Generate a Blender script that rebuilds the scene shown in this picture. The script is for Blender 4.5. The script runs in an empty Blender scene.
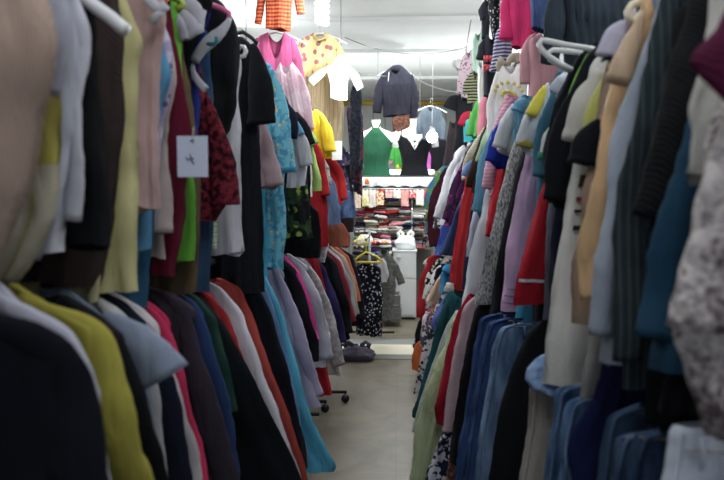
import bpy, math, random
from mathutils import Vector, noise
sc = bpy.context.scene
col = sc.collection
# ------------------------------------------------------------------ camera
F_PX = 700.0
CAM = Vector((0, 0, 1.5))
pit = math.atan(50 / F_PX); yaw = math.atan(35 * math.cos(pit) / F_PX)
FW = Vector((-math.sin(yaw) * math.cos(pit), math.cos(yaw) * math.cos(pit), -math.sin(pit)))
RT = Vector((math.cos(yaw), math.sin(yaw), 0)); UP = RT.cross(FW)
cd = bpy.data.cameras.new('camera'); cam = bpy.data.objects.new('camera', cd); col.objects.link(cam)
cam.location = CAM; cam.rotation_euler = (math.pi / 2 - pit, 0, yaw)
cd.sensor_width = 36; cd.lens = F_PX / 724 * 36; cd.clip_start = .05
cd.dof.use_dof = True; cd.dof.focus_distance = 4.2; cd.dof.aperture_fstop = 3.2
sc.camera = cam
# ------------------------------------------------------------------ world, light, exposure
w = bpy.data.worlds.new('world'); sc.world = w; w.use_nodes = True
bg = w.node_tree.nodes['Background']; bg.inputs[0].default_value = (.80, .87, 1, 1); bg.inputs[1].default_value = .80
sc.view_settings.view_transform = 'Standard'; sc.view_settings.look = 'None'
sc.view_settings.exposure = 0.0; sc.view_settings.gamma = 1
def area(name, loc, rot, sx, sy, e, c=(1, 1, 1)):
    l = bpy.data.lights.new(name, 'AREA'); l.shape = 'RECTANGLE'; l.size = sx; l.size_y = sy; l.energy = e; l.color = c
    o = bpy.data.objects.new(name, l); col.objects.link(o); o.location = loc; o.rotation_euler = rot; return o
area('area_fill_mid', (0, 4.0, 2.93), (0, 0, 0), .5, 2.6, 22, (.95, .98, 1))  # added fill over the middle of the aisle, not a real fitting
area('area_fill_back', (0, 8.0, 2.93), (0, 0, 0), 1.2, 3.0, 95, (.97, 1, .98))  # added fill that brightens the back of the shop
area('area_fill_near', (.1, .4, 2.93), (0, 0, 0), .5, 1.6, 20, (.92, .96, 1))  # added fill for the nearest clothes, no lamp stands for it
def point_light(name, loc, e):
    l = bpy.data.lights.new(name, 'POINT'); l.energy = e; l.shadow_soft_size = .08; l.color = (.95, .98, 1)
    o = bpy.data.objects.new(name, l); col.objects.link(o); o.location = loc
for i_, (bx, by, e_) in enumerate(((-1.05, 2.6, 17), (1.05, 2.3, 17), (-1.25, 6.0, 14), (1.1, 5.0, 18), (-1.1, 8.0, 22), (1.1, 7.6, 22))):
    point_light('side_fill', (bx, by, 2.55), e_)  # unseen point lights added at the sides to brighten the ceiling
# ------------------------------------------------------------------ helpers
def lin(c):
    return tuple(((v / 255) / 12.92 if v / 255 <= .04045 else ((v / 255 + .055) / 1.055) ** 2.4) for v in c) + (1,)
def P(px, py, Y):
    d = FW + RT * ((px - 362) / F_PX) + UP * (-(py - 240) / F_PX)
    return CAM + d * (Y / d.y)
def tag(o, label=None, cat=None, group=None, kind=None):
    if label: o['label'] = label
    if cat: o['category'] = cat
    if group: o['group'] = group
    if kind: o['kind'] = kind
    return o
def empty(name, loc):
    o = bpy.data.objects.new(name, None); col.objects.link(o); o.location = loc; o.empty_display_size = .05
    return o
def mesh(name, V, Fc, mat, parent=None, smooth=True):
    off = Vector((0, 0, 0))
    if parent is not None:
        off = parent.location.copy(); q = parent.parent
        while q is not None: off += q.location; q = q.parent
    else:
        if V:
            off = Vector((sum(v[0] for v in V) / len(V), sum(v[1] for v in V) / len(V), min(v[2] for v in V)))
    me = bpy.data.meshes.new(name)
    me.from_pydata([(v[0] - off.x, v[1] - off.y, v[2] - off.z) for v in V], [], Fc)
    mats = mat if isinstance(mat, list) else [mat]
    for m in mats: me.materials.append(m)
    if smooth:
        me.polygons.foreach_set('use_smooth', [True] * len(me.polygons))
    me.update()
    o = bpy.data.objects.new(name, me); col.objects.link(o)
    if parent is not None: o.parent = parent
    else: o.location = off
    return o
class MB:
    def __init__(s): s.V = []; s.F = []
    def box(s, x0, x1, y0, y1, z0, z1):
        n = len(s.V)
        s.V += [(x, y, z) for z in (z0, z1) for x, y in ((x0, y0), (x1, y0), (x1, y1), (x0, y1))]
        s.F += [tuple(n + i for i in f) for f in ((3, 2, 1, 0), (4, 5, 6, 7), (0, 1, 5, 4), (1, 2, 6, 5), (2, 3, 7, 6), (3, 0, 4, 7))]
    def tube(s, path, r, n=8, closed=False, flat=1.0, caps=True):
        pts = [Vector(p) for p in path]; N = len(pts); base = len(s.V)
        rs = r if isinstance(r, (list, tuple)) else [r] * N
        up0 = None
        for i, p in enumerate(pts):
            if closed: t = pts[(i + 1) % N] - pts[i - 1]
            else: t = pts[min(i + 1, N - 1)] - pts[max(i - 1, 0)]
            if t.length < 1e-9: t = Vector((0, 0, 1))
            t.normalize()
            if up0 is None:
                up0 = Vector((0, 1, 0)) if abs(t.y) < .9 else Vector((1, 0, 0))
            a = (up0 - t * up0.dot(t)); a.normalize(); up0 = a.copy(); b = t.cross(a)
            for k in range(n):
                an = 2 * math.pi * k / n
                s.V.append(tuple(p + a * (math.cos(an) * rs[i] * flat) + b * (math.sin(an) * rs[i])))
        for i in range(N if closed else N - 1):
            j = (i + 1) % N
            for k in range(n):
                k2 = (k + 1) % n
                s.F.append((base + i * n + k, base + i * n + k2, base + j * n + k2, base + j * n + k))
        if not closed and caps:
            s.F.append(tuple(base + k for k in range(n))[::-1]); s.F.append(tuple(base + (N - 1) * n + k for k in range(n)))
    def build(s, name, mat, parent=None, smooth=True): return mesh(name, s.V, s.F, mat, parent, smooth)
# ------------------------------------------------------------------ materials
_mc = {}
def hz(c):
    if not c: return c
    g = .3 * c[0] + .6 * c[1] + .1 * c[2]
    return tuple(max(0, int((v * .87 + g * .13) * .93 + 1)) for v in c)
def fab(c1, kind='plain', c2=(230, 230, 230), c3=None, sc_=1.0, gloss=.86):
    c1, c2, c3 = hz(c1), hz(c2), hz(c3)
    key = (c1, kind, c2, c3, sc_, gloss)
    if key in _mc: return _mc[key]
    m = bpy.data.materials.new('fabric_' + kind); m.use_nodes = True; nt = m.node_tree; N = nt.nodes; L = nt.links
    b = N['Principled BSDF']; b.inputs['Roughness'].default_value = gloss
    b.inputs['Specular IOR Level'].default_value = .12
    b.inputs['Sheen Weight'].default_value = .01
    tc = N.new('ShaderNodeTexCoord'); mp = N.new('ShaderNodeMapping'); L.new(tc.outputs['Object'], mp.inputs[0])
    vec = mp.outputs[0]
    def tex(t, scale, **k):
        n = N.new(t); L.new(vec, n.inputs['Vector']); n.inputs['Scale'].default_value = scale
        for a, v in k.items():
            if a in n.inputs: n.inputs[a].default_value = v
        return n
    def ramp(stops, interp='LINEAR'):
        r = N.new('ShaderNodeValToRGB'); r.color_ramp.interpolation = interp
        e = r.color_ramp.elements
        while len(e) < len(stops): e.new(.5)
        for i, (p, c) in enumerate(stops): e[i].position = p; e[i].color = lin(c)
        return r
    def mixc(fac, A, B, blend='MIX'):
        x = N.new('ShaderNodeMix'); x.data_type = 'RGBA'; x.blend_type = blend
        for s_, v in ((0, fac), (6, A), (7, B)):
            if hasattr(v, 'default_value'): L.new(v, x.inputs[s_])
            elif isinstance(v, tuple): x.inputs[s_].default_value = v
            else: x.inputs[s_].default_value = v
        return x.outputs[2]
    colour = None; extra = None
    if kind in ('plain', 'knit', 'satin', 'rib'):
        n = tex('ShaderNodeTexNoise', 6); dk = tuple(int(v * .86) for v in c1)
        r = ramp([(.3, dk), (.7, c1)]); L.new(n.outputs[0], r.inputs[0]); colour = r.outputs[0]
    if kind == 'denim':
        mp.inputs['Scale'].default_value = (1, 1, .3); n = tex('ShaderNodeTexNoise', 20, Detail=6); r = ramp([(.36, c1), (.66, c2)]); L.new(n.outputs[0], r.inputs[0])
        n2 = tex('ShaderNodeTexNoise', 420); colour = mixc(.25, r.outputs[0], n2.outputs[0], 'SOFT_LIGHT')
    if kind == 'marl':
        mp.inputs['Scale'].default_value = (1, 1, .45)
        n = tex('ShaderNodeTexNoise', 150 * sc_, Detail=3); r = ramp([(.40, c1), (.60, c2)]); L.new(n.outputs[0], r.inputs[0]); colour = r.outputs[0]
    if kind == 'cable':
        n = tex('ShaderNodeTexNoise', 90, Detail=4); n2 = tex('ShaderNodeTexNoise', 9, Detail=2)
        r = ramp([(.38, c2), (.58, c1)]); mm = N.new('ShaderNodeMath'); mm.operation = 'MULTIPLY_ADD'; L.new(n2.outputs[0], mm.inputs[0]); mm.inputs[1].default_value = .6; 
        sb = N.new('ShaderNodeMath'); sb.operation = 'MULTIPLY_ADD'; L.new(n.outputs[0], sb.inputs[0]); sb.inputs[1].default_value = .7; sb.inputs[2].default_value = -.16; L.new(sb.outputs[0], mm.inputs[2]); L.new(mm.outputs[0], r.inputs[0]); colour = r.outputs[0]
    if kind == 'stripe':   # horizontal bands
        wv = N.new('ShaderNodeTexWave'); wv.bands_direction = 'Z'; L.new(vec, wv.inputs[0]); wv.inputs['Scale'].default_value = 9 * sc_
        wv.inputs['Distortion'].default_value = .6
        st = [(0, c1), (.5, c1), (.55, c2)] + ([(.8, c3)] if c3 else [])
        r = ramp(st, 'CONSTANT'); L.new(wv.outputs[1], r.inputs[0]); colour = r.outputs[0]
    if kind == 'pinstripe':
        wv = N.new('ShaderNodeTexWave'); wv.bands_direction = 'X'; L.new(vec, wv.inputs[0]); wv.inputs['Scale'].default_value = 9 * sc_
        r = ramp([(0, c1), (.86, c1), (.97, c2)]); L.new(wv.outputs[1], r.inputs[0]); colour = r.outputs[0]
    if kind == 'print':    # blotchy flowers in several colours
        v1 = tex('ShaderNodeTexVoronoi', 26 * sc_); r = ramp([(.0, c2), (.30, c2), (.36, c3 or c1), (.44, c1)], 'LINEAR'); L.new(v1.outputs['Distance'], r.inputs[0])
        n = tex('ShaderNodeTexNoise', 14 * sc_, Detail=2); r2 = ramp([(.44, c1), (.5, c3 or c2)], 'LINEAR'); L.new(n.outputs[0], r2.inputs[0])
        n3 = tex('ShaderNodeTexNoise', 22 * sc_); r3 = ramp([(.50, (0, 0, 0)), (.54, (255, 255, 255))]); L.new(n3.outputs[0], r3.inputs[0])
        colour = mixc(r3.outputs[0], r2.outputs[0], r.outputs[0])
    if kind == 'dots':
        v1 = tex('ShaderNodeTexVoronoi', 24 * sc_); r = ramp([(.0, c2), (.26, c2), (.34, c1)]); L.new(v1.outputs['Distance'], r.inputs[0]); colour = r.outputs[0]
    if kind == 'lace':
        n = tex('ShaderNodeTexNoise', 34 * sc_, Detail=5); r = ramp([(.42, c1), (.6, c2)]); L.new(n.outputs[0], r.inputs[0]); colour = r.outputs[0]
    L.new(colour, b.inputs['Base Color'])
    # crumple + weave bump
    mp2 = N.new('ShaderNodeMapping'); mp2.inputs['Scale'].default_value = (1, 1, .28); L.new(tc.outputs['Object'], mp2.inputs[0])
    nb = N.new('ShaderNodeTexNoise'); nb.inputs['Scale'].default_value = 13; nb.inputs['Detail'].default_value = 5; nb.inputs['Distortion'].default_value = .6; L.new(mp2.outputs[0], nb.inputs[0])
    bp = N.new('ShaderNodeBump'); bp.inputs['Strength'].default_value = .55 if kind != 'satin' else .8; bp.inputs['Distance'].default_value = .034
    L.new(nb.outputs[0], bp.inputs['Height']); last = bp
    if kind in ('knit', 'rib', 'marl'):
        wv = N.new('ShaderNodeTexWave'); wv.bands_direction = 'X' if kind != 'knit' else 'DIAGONAL'; wv.inputs['Scale'].default_value = 55; wv.inputs['Distortion'].default_value = 2.5
        L.new(tc.outputs['Object'], wv.inputs[0])
        b2 = N.new('ShaderNodeBump'); b2.inputs['Strength'].default_value = .5; b2.inputs['Distance'].default_value = .0022
        L.new(wv.outputs[1], b2.inputs['Height']); L.new(bp.outputs[0], b2.inputs['Normal']); last = b2
    if kind == 'cable':
        vo = N.new('ShaderNodeTexVoronoi'); vo.inputs['Scale'].default_value = 45; mq = N.new('ShaderNodeMapping'); mq.inputs['Rotation'].default_value = (0, .5, 0); mq.inputs['Scale'].default_value = (1, 1, .5); L.new(tc.outputs['Object'], mq.inputs[0]); L.new(mq.outputs[0], vo.inputs['Vector'])
        b2 = N.new('ShaderNodeBump'); b2.invert = True; b2.inputs['Strength'].default_value = .9; b2.inputs['Distance'].default_value = .012
        L.new(vo.outputs['Distance'], b2.inputs['Height']); L.new(bp.outputs[0], b2.inputs['Normal']); last = b2
    L.new(last.outputs[0], b.inputs['Normal'])
    if kind == 'satin': b.inputs['Roughness'].default_value = .45
    _mc[key] = m; return m
def solid(c, rough=.5, metal=0, name='surface'):
    key = ('s', c, rough, metal)
    if key in _mc: return _mc[key]
    m = bpy.data.materials.new(name); m.use_nodes = True; N = m.node_tree.nodes; b = N['Principled BSDF']
    n = N.new('ShaderNodeTexNoise'); n.inputs['Scale'].default_value = 12
    r = N.new('ShaderNodeValToRGB'); r.color_ramp.elements[0].color = lin(tuple(int(v * .94) for v in c)); r.color_ramp.elements[1].color = lin(c)
    m.node_tree.links.new(n.outputs[0], r.inputs[0]); m.node_tree.links.new(r.outputs[0], b.inputs['Base Color'])
    b.inputs['Roughness'].default_value = rough; b.inputs['Metallic'].default_value = metal
    _mc[key] = m; return m
def glow(c, e):
    m = bpy.data.materials.new('lamp_glow'); m.use_nodes = True; b = m.node_tree.nodes['Principled BSDF']
    b.inputs['Emission Color'].default_value = lin(c); b.inputs['Emission Strength'].default_value = e; b.inputs['Base Color'].default_value = lin(c)
    return m
CHROME = solid((170, 172, 178), .28, .9, 'chrome'); WHITEPL = solid((225, 225, 225), .35, 0, 'white_plastic')
BLACKPL = solid((25, 25, 28), .4, 0, 'black_plastic')
# ------------------------------------------------------------------ cloth builders
def resample(pts, n):
    d = [0]
    for a, b in zip(pts, pts[1:]): d.append(d[-1] + math.hypot(b[0] - a[0], b[1] - a[1]))
    out = []; j = 0
    for i in range(n):
        t = d[-1] * i / (n - 1)
        while j < len(d) - 2 and d[j + 1] < t: j += 1
        f = (t - d[j]) / max(1e-9, d[j + 1] - d[j])
        out.append((pts[j][0] + (pts[j + 1][0] - pts[j][0]) * f, pts[j][1] + (pts[j + 1][1] - pts[j][1]) * f))
    return out
def smooth2(pts, it=2):
    for _ in range(it):
        pts = [pts[0]] + [((a[0] + 2 * b[0] + c[0]) / 4, (a[1] + 2 * b[1] + c[1]) / 4) for a, b, c in zip(pts, pts[1:], pts[2:])] + [pts[-1]]
    return pts
def foldy(s, va, amp, k1, k2, p1, p2, hw):
    a = math.sin(k1 * s * 2 + p1 + .8 * va); a = math.copysign(abs(a) ** .7, a)
    b = math.sin(k2 * 2.1 * s + p2 - 1.5 * va + .7 * math.sin(4 * va + p1)); b = 1 - 2 * abs(b) ** .6
    return amp * (.25 + .75 * va) * (a + .75 * b) * min(1, hw / .12)
def sheet(name, E, R, Y, th, mat, parent, seed=0, amp=.014, dip=.0, neckw=.08, yaw_=.0, nc=26, grow=0, zneck=None, hemwave=.012):
    """closed tube of cloth between the two outlines E and R (lists of (x,z) rows)"""
    rnd = random.Random(seed); p1, p2, p3 = [rnd.uniform(0, 6.28) for _ in range(3)]
    k1 = rnd.uniform(2.2, 3.6); k2 = rnd.uniform(5, 8)
    n = len(E); V = []; xc0 = (E[0][0] + R[0][0]) / 2; zt = zneck if zneck is not None else (E[0][1] + R[0][1]) / 2
    ztop = E[0][1]; zbot = E[-1][1]
    for i in range(n):
        v = i / (n - 1)
        ex, ez = E[i]; rx, rz = R[i]
        va = (ztop - ez) / max(.01, abs(ztop - zbot)); va = min(1, max(0, va))
        for side in (-1, 1):
            rng = range(nc + 1) if side < 0 else range(nc - 1, 0, -1)
            for j in rng:
                s = -1 + 2 * j / nc
                x = rx + (ex - rx) * (s + 1) / 2; z = rz + (ez - rz) * (s + 1) / 2
                prof = max(0, 1 - abs(s) ** 3.2) ** .5
                hw = abs(ex - rx) * .5
                fy = foldy(s, va, amp, k1, k2, p1, p2, hw)
                fy += .014 * noise.noise(Vector((x * 6 + seed, side * 3.1, z * 5))) + .007 * noise.noise(Vector((x * 26 + seed, side * 3.1, z * 9 + x * 8)))
                y = Y + side * (th / 2 + grow) * prof * (.55 + .45 * min(1, va * 3)) + fy + (x - ex) * yaw_
                if dip and abs(x - xc0) < neckw:
                    lim = zt - (dip if side < 0 else dip * .35) * (1 - ((x - xc0) / neckw) ** 2)
                    z = min(z, lim - .0006 * i)
                if i >= n - 3: z += hemwave * (i - n + 3) / 2 * (math.sin(3.1 * s + p3) + .5 * math.sin(7 * s + p1)) * side * .6
                x += (1 if s > 0 else -1) * grow * abs(s) + .006 * noise.noise(Vector((z * 9, seed * 1.7, s))) * abs(s)
                V.append((x, y, z))
    m = 2 * nc; Fc = []
    for i in range(n - 1):
        for k in range(m):
            k2 = (k + 1) % m
            Fc.append((i * m + k, i * m + k2, (i + 1) * m + k2, (i + 1) * m + k))
    return mesh(name, V, Fc, mat, parent)
def sleeve(pts, r0, r1, mat, parent, seed=0, name='sleeve', flat=.55, cuff=None, cuff_mat=None):
    """hanging sleeve: tube along world points with wrinkles and an open, turned-in end"""
    rnd = random.Random(seed)
    P2 = []
    d = [0]
    for a, b in zip(pts, pts[1:]): d.append(d[-1] + (Vector(b) - Vector(a)).length)
    segs = int(max(10, min(60, d[-1] / .014)))
    for i in range(segs):
        t = d[-1] * i / (segs - 1); j = 0
        while j < len(d) - 2 and d[j + 1] < t: j += 1
        f = (t - d[j]) / max(1e-9, d[j + 1] - d[j]); P2.append(Vector(pts[j]).lerp(Vector(pts[j + 1]), f))
    for _ in range(4):
        P2 = [P2[0]] + [(a + b * 2 + c) / 4 for a, b, c in zip(P2, P2[1:], P2[2:])] + [P2[-1]]
    rs = []
    for i in range(segs):
        f = i / (segs - 1)
        rr = (r0 + (r1 - r0) * f)
        rr *= .28 + .72 * min(1, f / .45) ** .8
        rs.append(rr)
    tdir = (P2[-1] - P2[-2]).normalized()
    P2.append(P2[-1] - tdir * .004); rs.append(rs[-1] * .88)
    P2.append(P2[-1] - tdir * .05); rs.append(rs[-1] * .8)
    NS = 18; mb = MB(); mb.tube(P2, rs, NS, flat=flat); V2 = []
    so = Vector((seed * 3.7, 0, 0))
    for q, v in enumerate(mb.V):
        i = q // NS; c = P2[i]; dv = Vector(v) - c; wv = Vector(v)
        k = .20 * noise.noise(Vector((wv.x * 16, wv.y * 16, wv.z * 6)) + so) + .15 * noise.noise(Vector((wv.x * 30, wv.y * 30, wv.z * 34 + wv.x * 20)) + so)
        k *= min(1, i / 3) * min(1, .035 / max(.01, dv.length) + .3)
        sh = Vector((.010 * noise.noise(Vector((0, seed, wv.z * 5))), .008 * noise.noise(Vector((seed, 3, wv.z * 6))), 0)) * min(1, i / 6)
        V2.append(tuple(c + dv * (1 + k) + sh))
    mb.V = V2
    o = mb.build(name, mat, parent)
    if cuff_mat:
        cb = MB(); q = P2[segs - 1]; L = cuff or .02
        a = q - tdir * L; cb.tube([a, q + tdir * .003, q - tdir * .006], [rs[segs - 2] * 1.05, rs[segs - 1] * 1.07, rs[segs - 1] * .9], 14, flat=flat, caps=False)
        cb.build('cuff', cuff_mat, o)
    return o
_seed = [0]
def G(name, label, cat, group, side, Y, out, mat, ztop=None, sl=None, slr=.042, cuffm=None, th=.05, amp=.017, rear=None,
      collar=None, dip=.06, trims=(), hang=None, wide=.30, bottoms=None, zn=None, extra_sleeves=(), waist=None, flatneck=False):
    """garment on a rail. side -1: left rack, 1: right rack. out: pixel silhouette of the aisle side at depth Y, top to hem."""
    _seed[0] += 1; seed = _seed[0]
    dr = -side; th *= .78; slr *= .88    # dr: direction towards the aisle
    pts = [P(a, b, Y) for a, b in out]; pts = [(p.x, p.z) for p in pts]
    q = [pts[0]]
    for p in pts[1:]:
        q.append((p[0], min(p[1], q[-1][1] - .002)))
    pts = q
    if ztop:     # carry the outline up to the shoulder and in to the neck
        x0, z0 = pts[0]
        if z0 < ztop - .09:
            pts = [(x0 - dr * .015, ztop - .075)] + pts
        x0, z0 = pts[0]
        pts = [(x0 - dr * .13, z0 + .055), (x0 - dr * .05, z0 + .03)] + pts
    n = 44
    E = smooth2(resample(pts, n), 1)
    E = [E[0]] + [(x + (.005 * noise.noise(Vector((z * 9, seed, 0))) + .003 * noise.noise(Vector((z * 31, seed, 5)))) * min(1, i / 5), z) for i, (x, z) in enumerate(E[1:])]
    xc = E[0][0] - dr * (.07 if not flatneck else .17)
    R = []
    for x, z in E:
        wd = min(abs(x - xc), wide) * .96
        R.append((xc - dr * wd, z - .0))
    zbase = E[-1][1]
    yw = (.06 * math.sin(seed * 1.3)) * 1.0 + side * .05
    multi = sl or collar or trims or extra_sleeves or waist
    if multi:
        root = empty(name, Vector((xc, Y, zbase))); tag(root, label, cat, group)
    else: root = None
    inset = 0
    if sl and sl != 'none': inset = slr * .9
    Eb = []; 
    for i, (x, z) in enumerate(E):
        k = min(1, max(0, (E[0][1] - z - .08) / .06)); Eb.append((x - dr * inset * k, z))
    b = sheet('body' if multi else name, Eb, R, Y, th, mat, root, seed, amp, dip=dip, yaw_=yw)
    if not multi: tag(b, label, cat, group); root = b
    if sl:
        frac = {'long': .93, 'mid': .6, 'short': .36}.get(sl, sl)
        zend = E[0][1] - (E[0][1] - zbase) * frac
        for s_ in (1, -1):
            src = E if s_ > 0 else R
            path = []
            sgn = dr * s_
            for i, (x, z) in enumerate(src):
                if z > E[0][1] - .03: continue
                if z < zend: break
                path.append((x - sgn * slr * .8, Y - .012 - .01 * math.sin(i * .3 + seed), z))
            if len(path) >= 2:
                sleeve(path, slr * .95, slr * (1.0 if sl == 'short' else .8), mat, root, seed + s_, cuff_mat=cuffm)
    for es in extra_sleeves:
        ep, r0, r1, em = es[:4]
        kr = .72 if r0 > .03 else 1
        sleeve([tuple(P(a, b_, Y + (es[4] if len(es) > 4 else -.03))) for a, b_ in ep], r0 * kr, r1 * kr, em or mat, root, seed + 7, cuff_mat=es[5] if len(es) > 5 else None)
    if collar:
        mb = MB(); nn = 20; zt = E[0][1]
        pts_ = []
        for k in range(nn):
            a = 2 * math.pi * k / nn
            pts_.append(Vector((xc + .075 * math.cos(a), Y + .035 * math.sin(a), zt - .012 - .022 * (math.sin(a) < 0) * abs(math.sin(a)))))
        mb.tube(pts_, .018, 8, closed=True, flat=.5); mb.build('collar', collar, root)
    if waist:
        L_ = sum(math.hypot(q_[0] - p_[0], q_[1] - p_[1]) for p_, q_ in zip(Eb, Eb[1:])); Ed = resample(Eb, 241); Rd = resample(R, 241); kk = max(4, int(240 * .04 / L_))
        wb = sheet_like(Ed[:kk], Rd[:kk], Y, th, waist, root, seed, amp, yw, E[0][1], E[-1][1], grow=.005, name='waistband')
        k0 = int(kk * .86); sheet_like(Ed[k0:k0 + 3], Rd[k0:k0 + 3], Y, th, C(170, 150, 116), root, seed, amp, yw, E[0][1], E[-1][1], grow=.0065, name='stitching')
        xe = E[1][0]; zt = E[1][1]
        for dx in (.03, .12):
            mb = MB(); mb.tube([(xe - dr * dx, Y - th / 2 - .014, zt - .0), (xe - dr * dx, Y - th / 2 - .020, zt - .02), (xe - dr * dx, Y - th / 2 - .014, zt - .045)], .0045, 6)
            mb.build('belt_loop', waist, wb)
        sm = MB(); sp = [(x - dr * .012, Y - th * .30 - .004, z) for x, z in E[1:]]; sm.tube(sp, .0042, 6, caps=False); sm.build('seam', waist, root)
        # back pocket
        pk = MB(); x0 = xe - dr * .045; x1 = xe - dr * .15; zz = zt - .07
        yb = Y - th / 2 - .020
        for (dx0, dz0, dx1, dz1) in ((0, 0, 1, 0), (0, 0, .05, -.11), (1, 0, .95, -.11), (.05, -.11, .5, -.14), (.95, -.11, .5, -.14)):
            pk.tube([(x0 + (x1 - x0) * dx0, yb, zz + dz0), (x0 + (x1 - x0) * dx1, yb, zz + dz1)], .0035, 5)
        pk.build('pocket', waist, root)
    for t in trims:
        f0, f1, tm = t[:3]
        i0 = max(0, int(f0 * (n - 1))); i1 = min(n - 1, max(i0 + 1, int(round(f1 * (n - 1)))))
        # resample the outline between exact fractions
        Ed = resample(Eb, 241); Rd = resample(R, 241); a, b2 = int(f0 * 240), int(f1 * 240)
        rows = max(2, b2 - a + 1); 
        seg = sheet_like(Ed[a:b2 + 1], Rd[a:b2 + 1], Y, th, tm, root, seed, amp, yw, E[0][1], E[-1][1])
    if hang:
        hanger(hang[0], hang[1], xc, Y, E[0][1] - .02, dr, hang[2] if len(hang) > 2 else .19, group=hang[3] if len(hang) > 3 else None)
    return root
def sheet_like(E, R, Y, th, mat, parent, seed, amp, yaw_, ztop, zbot, nc=26, grow=.006, name='trim_band'):
    rnd = random.Random(seed); p1, p2, p3 = [rnd.uniform(0, 6.28) for _ in range(3)]
    k1 = rnd.uniform(2.2, 3.6); k2 = rnd.uniform(5, 8); V = []
    for i in range(len(E)):
        ex, ez = E[i]; rx, rz = R[i]; va = min(1, max(0, (ztop - ez) / max(.01, ztop - zbot)))
        for side in (-1, 1):
            for j in (range(nc + 1) if side < 0 else range(nc - 1, 0, -1)):
                s = -1 + 2 * j / nc
                x = rx + (ex - rx) * (s + 1) / 2; z = rz + (ez - rz) * (s + 1) / 2
                hw = abs(ex - rx) * .5
                fy = foldy(s, va, amp, k1, k2, p1, p2, hw)
                fy += .014 * noise.noise(Vector((x * 6 + seed, side * 3.1, z * 5))) + .007 * noise.noise(Vector((x * 26 + seed, side * 3.1, z * 9 + x * 8)))
                prof = max(0, 1 - abs(s) ** 3.2) ** .5
                y = Y + side * ((th / 2) * prof * (.55 + .45 * min(1, va * 3)) + grow * .8) + fy + (x - ex) * yaw_
                x += s * grow + .006 * noise.noise(Vector((z * 9, seed * 1.7, s))) * abs(s)
                V.append((x, y, z))
    m = 2 * nc
    Fc = [(i * m + k, i * m + (k + 1) % m, (i + 1) * m + (k + 1) % m, (i + 1) * m + k) for i in range(len(E) - 1) for k in range(m)]
    return mesh(name, V, Fc, mat, parent)
def hanger(label, mat, xc, Y, z, dr, half=.19, group=None, thick=.007, name='coat_hanger', rail=.12, bar=False, tilt=0):
    root = empty(name, Vector((xc, Y, z))); tag(root, label, 'hanger', group)
    mb = MB(); pts = []
    for k in range(-8, 9):
        t = k / 8; pts.append((xc + half * t, Y + tilt * half * t, z - .075 * abs(t) ** 1.5 + .012))
    mb.tube(pts, thick, 8)
    if bar: mb.tube([(xc - half, Y, z - .062), (xc + half, Y, z - .062)], thick * .75, 8)
    mb.build('arms', mat, root)
    h = MB(); hp = [(xc, Y, z + .01), (xc, Y, z + rail * .5)]
    for k in range(0, 9):
        a = math.pi * (1.15 - k / 8 * 1.25); hp.append((xc + .018 + .020 * math.cos(a), Y, z + rail * .5 + .025 + .02 * math.sin(a)))
    h.tube(hp, .0022, 6); h.build('hook', CHROME, root)
    return root
def FG(name, label, cat, group, Y, L, Rr, mat, th=.06, amp=.010, sleeves=(), collar=None, hang=None, dip=.07, details=None, nw=.08):
    """garment seen from the front: left and right silhouettes in pixels at depth Y"""
    _seed[0] += 1; seed = _seed[0]
    def cv(o):
        p = [P(a, b, Y) for a, b in o]; return smooth2(resample([(v.x, v.z) for v in p], 30), 1)
    E = cv(Rr); R = cv(L)
    xc = (E[0][0] + R[0][0]) / 2; zb = min(E[-1][1], R[-1][1])
    multi = sleeves or collar or details
    root = None
    if multi: root = empty(name, Vector((xc, Y, zb))); tag(root, label, cat, group)
    b = sheet('body' if multi else name, E, R, Y, th, mat, root, seed, amp, dip=dip, neckw=max(.02, abs(E[0][0] - R[0][0]) / 2 * .95), hemwave=.008)
    if not multi: tag(b, label, cat, group); root = b
    for s in sleeves:
        path, r0, r1 = s[:3]; m2 = s[3] if len(s) > 3 and s[3] else mat
        sleeve([tuple(P(a, b_, Y - .012)) for a, b_ in path], r0, r1, m2, root, seed + len(path), cuff_mat=s[4] if len(s) > 4 else None)
    if collar:
        mb = MB(); zt = (E[0][1] + R[0][1]) / 2; hw = abs(E[0][0] - R[0][0]) / 2
        mb.tube([Vector((xc + hw * math.cos(2 * math.pi * k / 20), Y + .03 * math.sin(2 * math.pi * k / 20), zt - .004 - .045 * max(0, -math.sin(2 * math.pi * k / 20)))) for k in range(20)], .014, 8, closed=True, flat=.6)
        mb.build('collar', collar, root)
    if details: details(root, xc, Y, E, R)
    if hang: hanger(hang[0], hang[1], xc, Y, (E[0][1] + R[0][1]) / 2 - .015, 1, hang[2] if len(hang) > 2 else .19)
    return root
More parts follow.
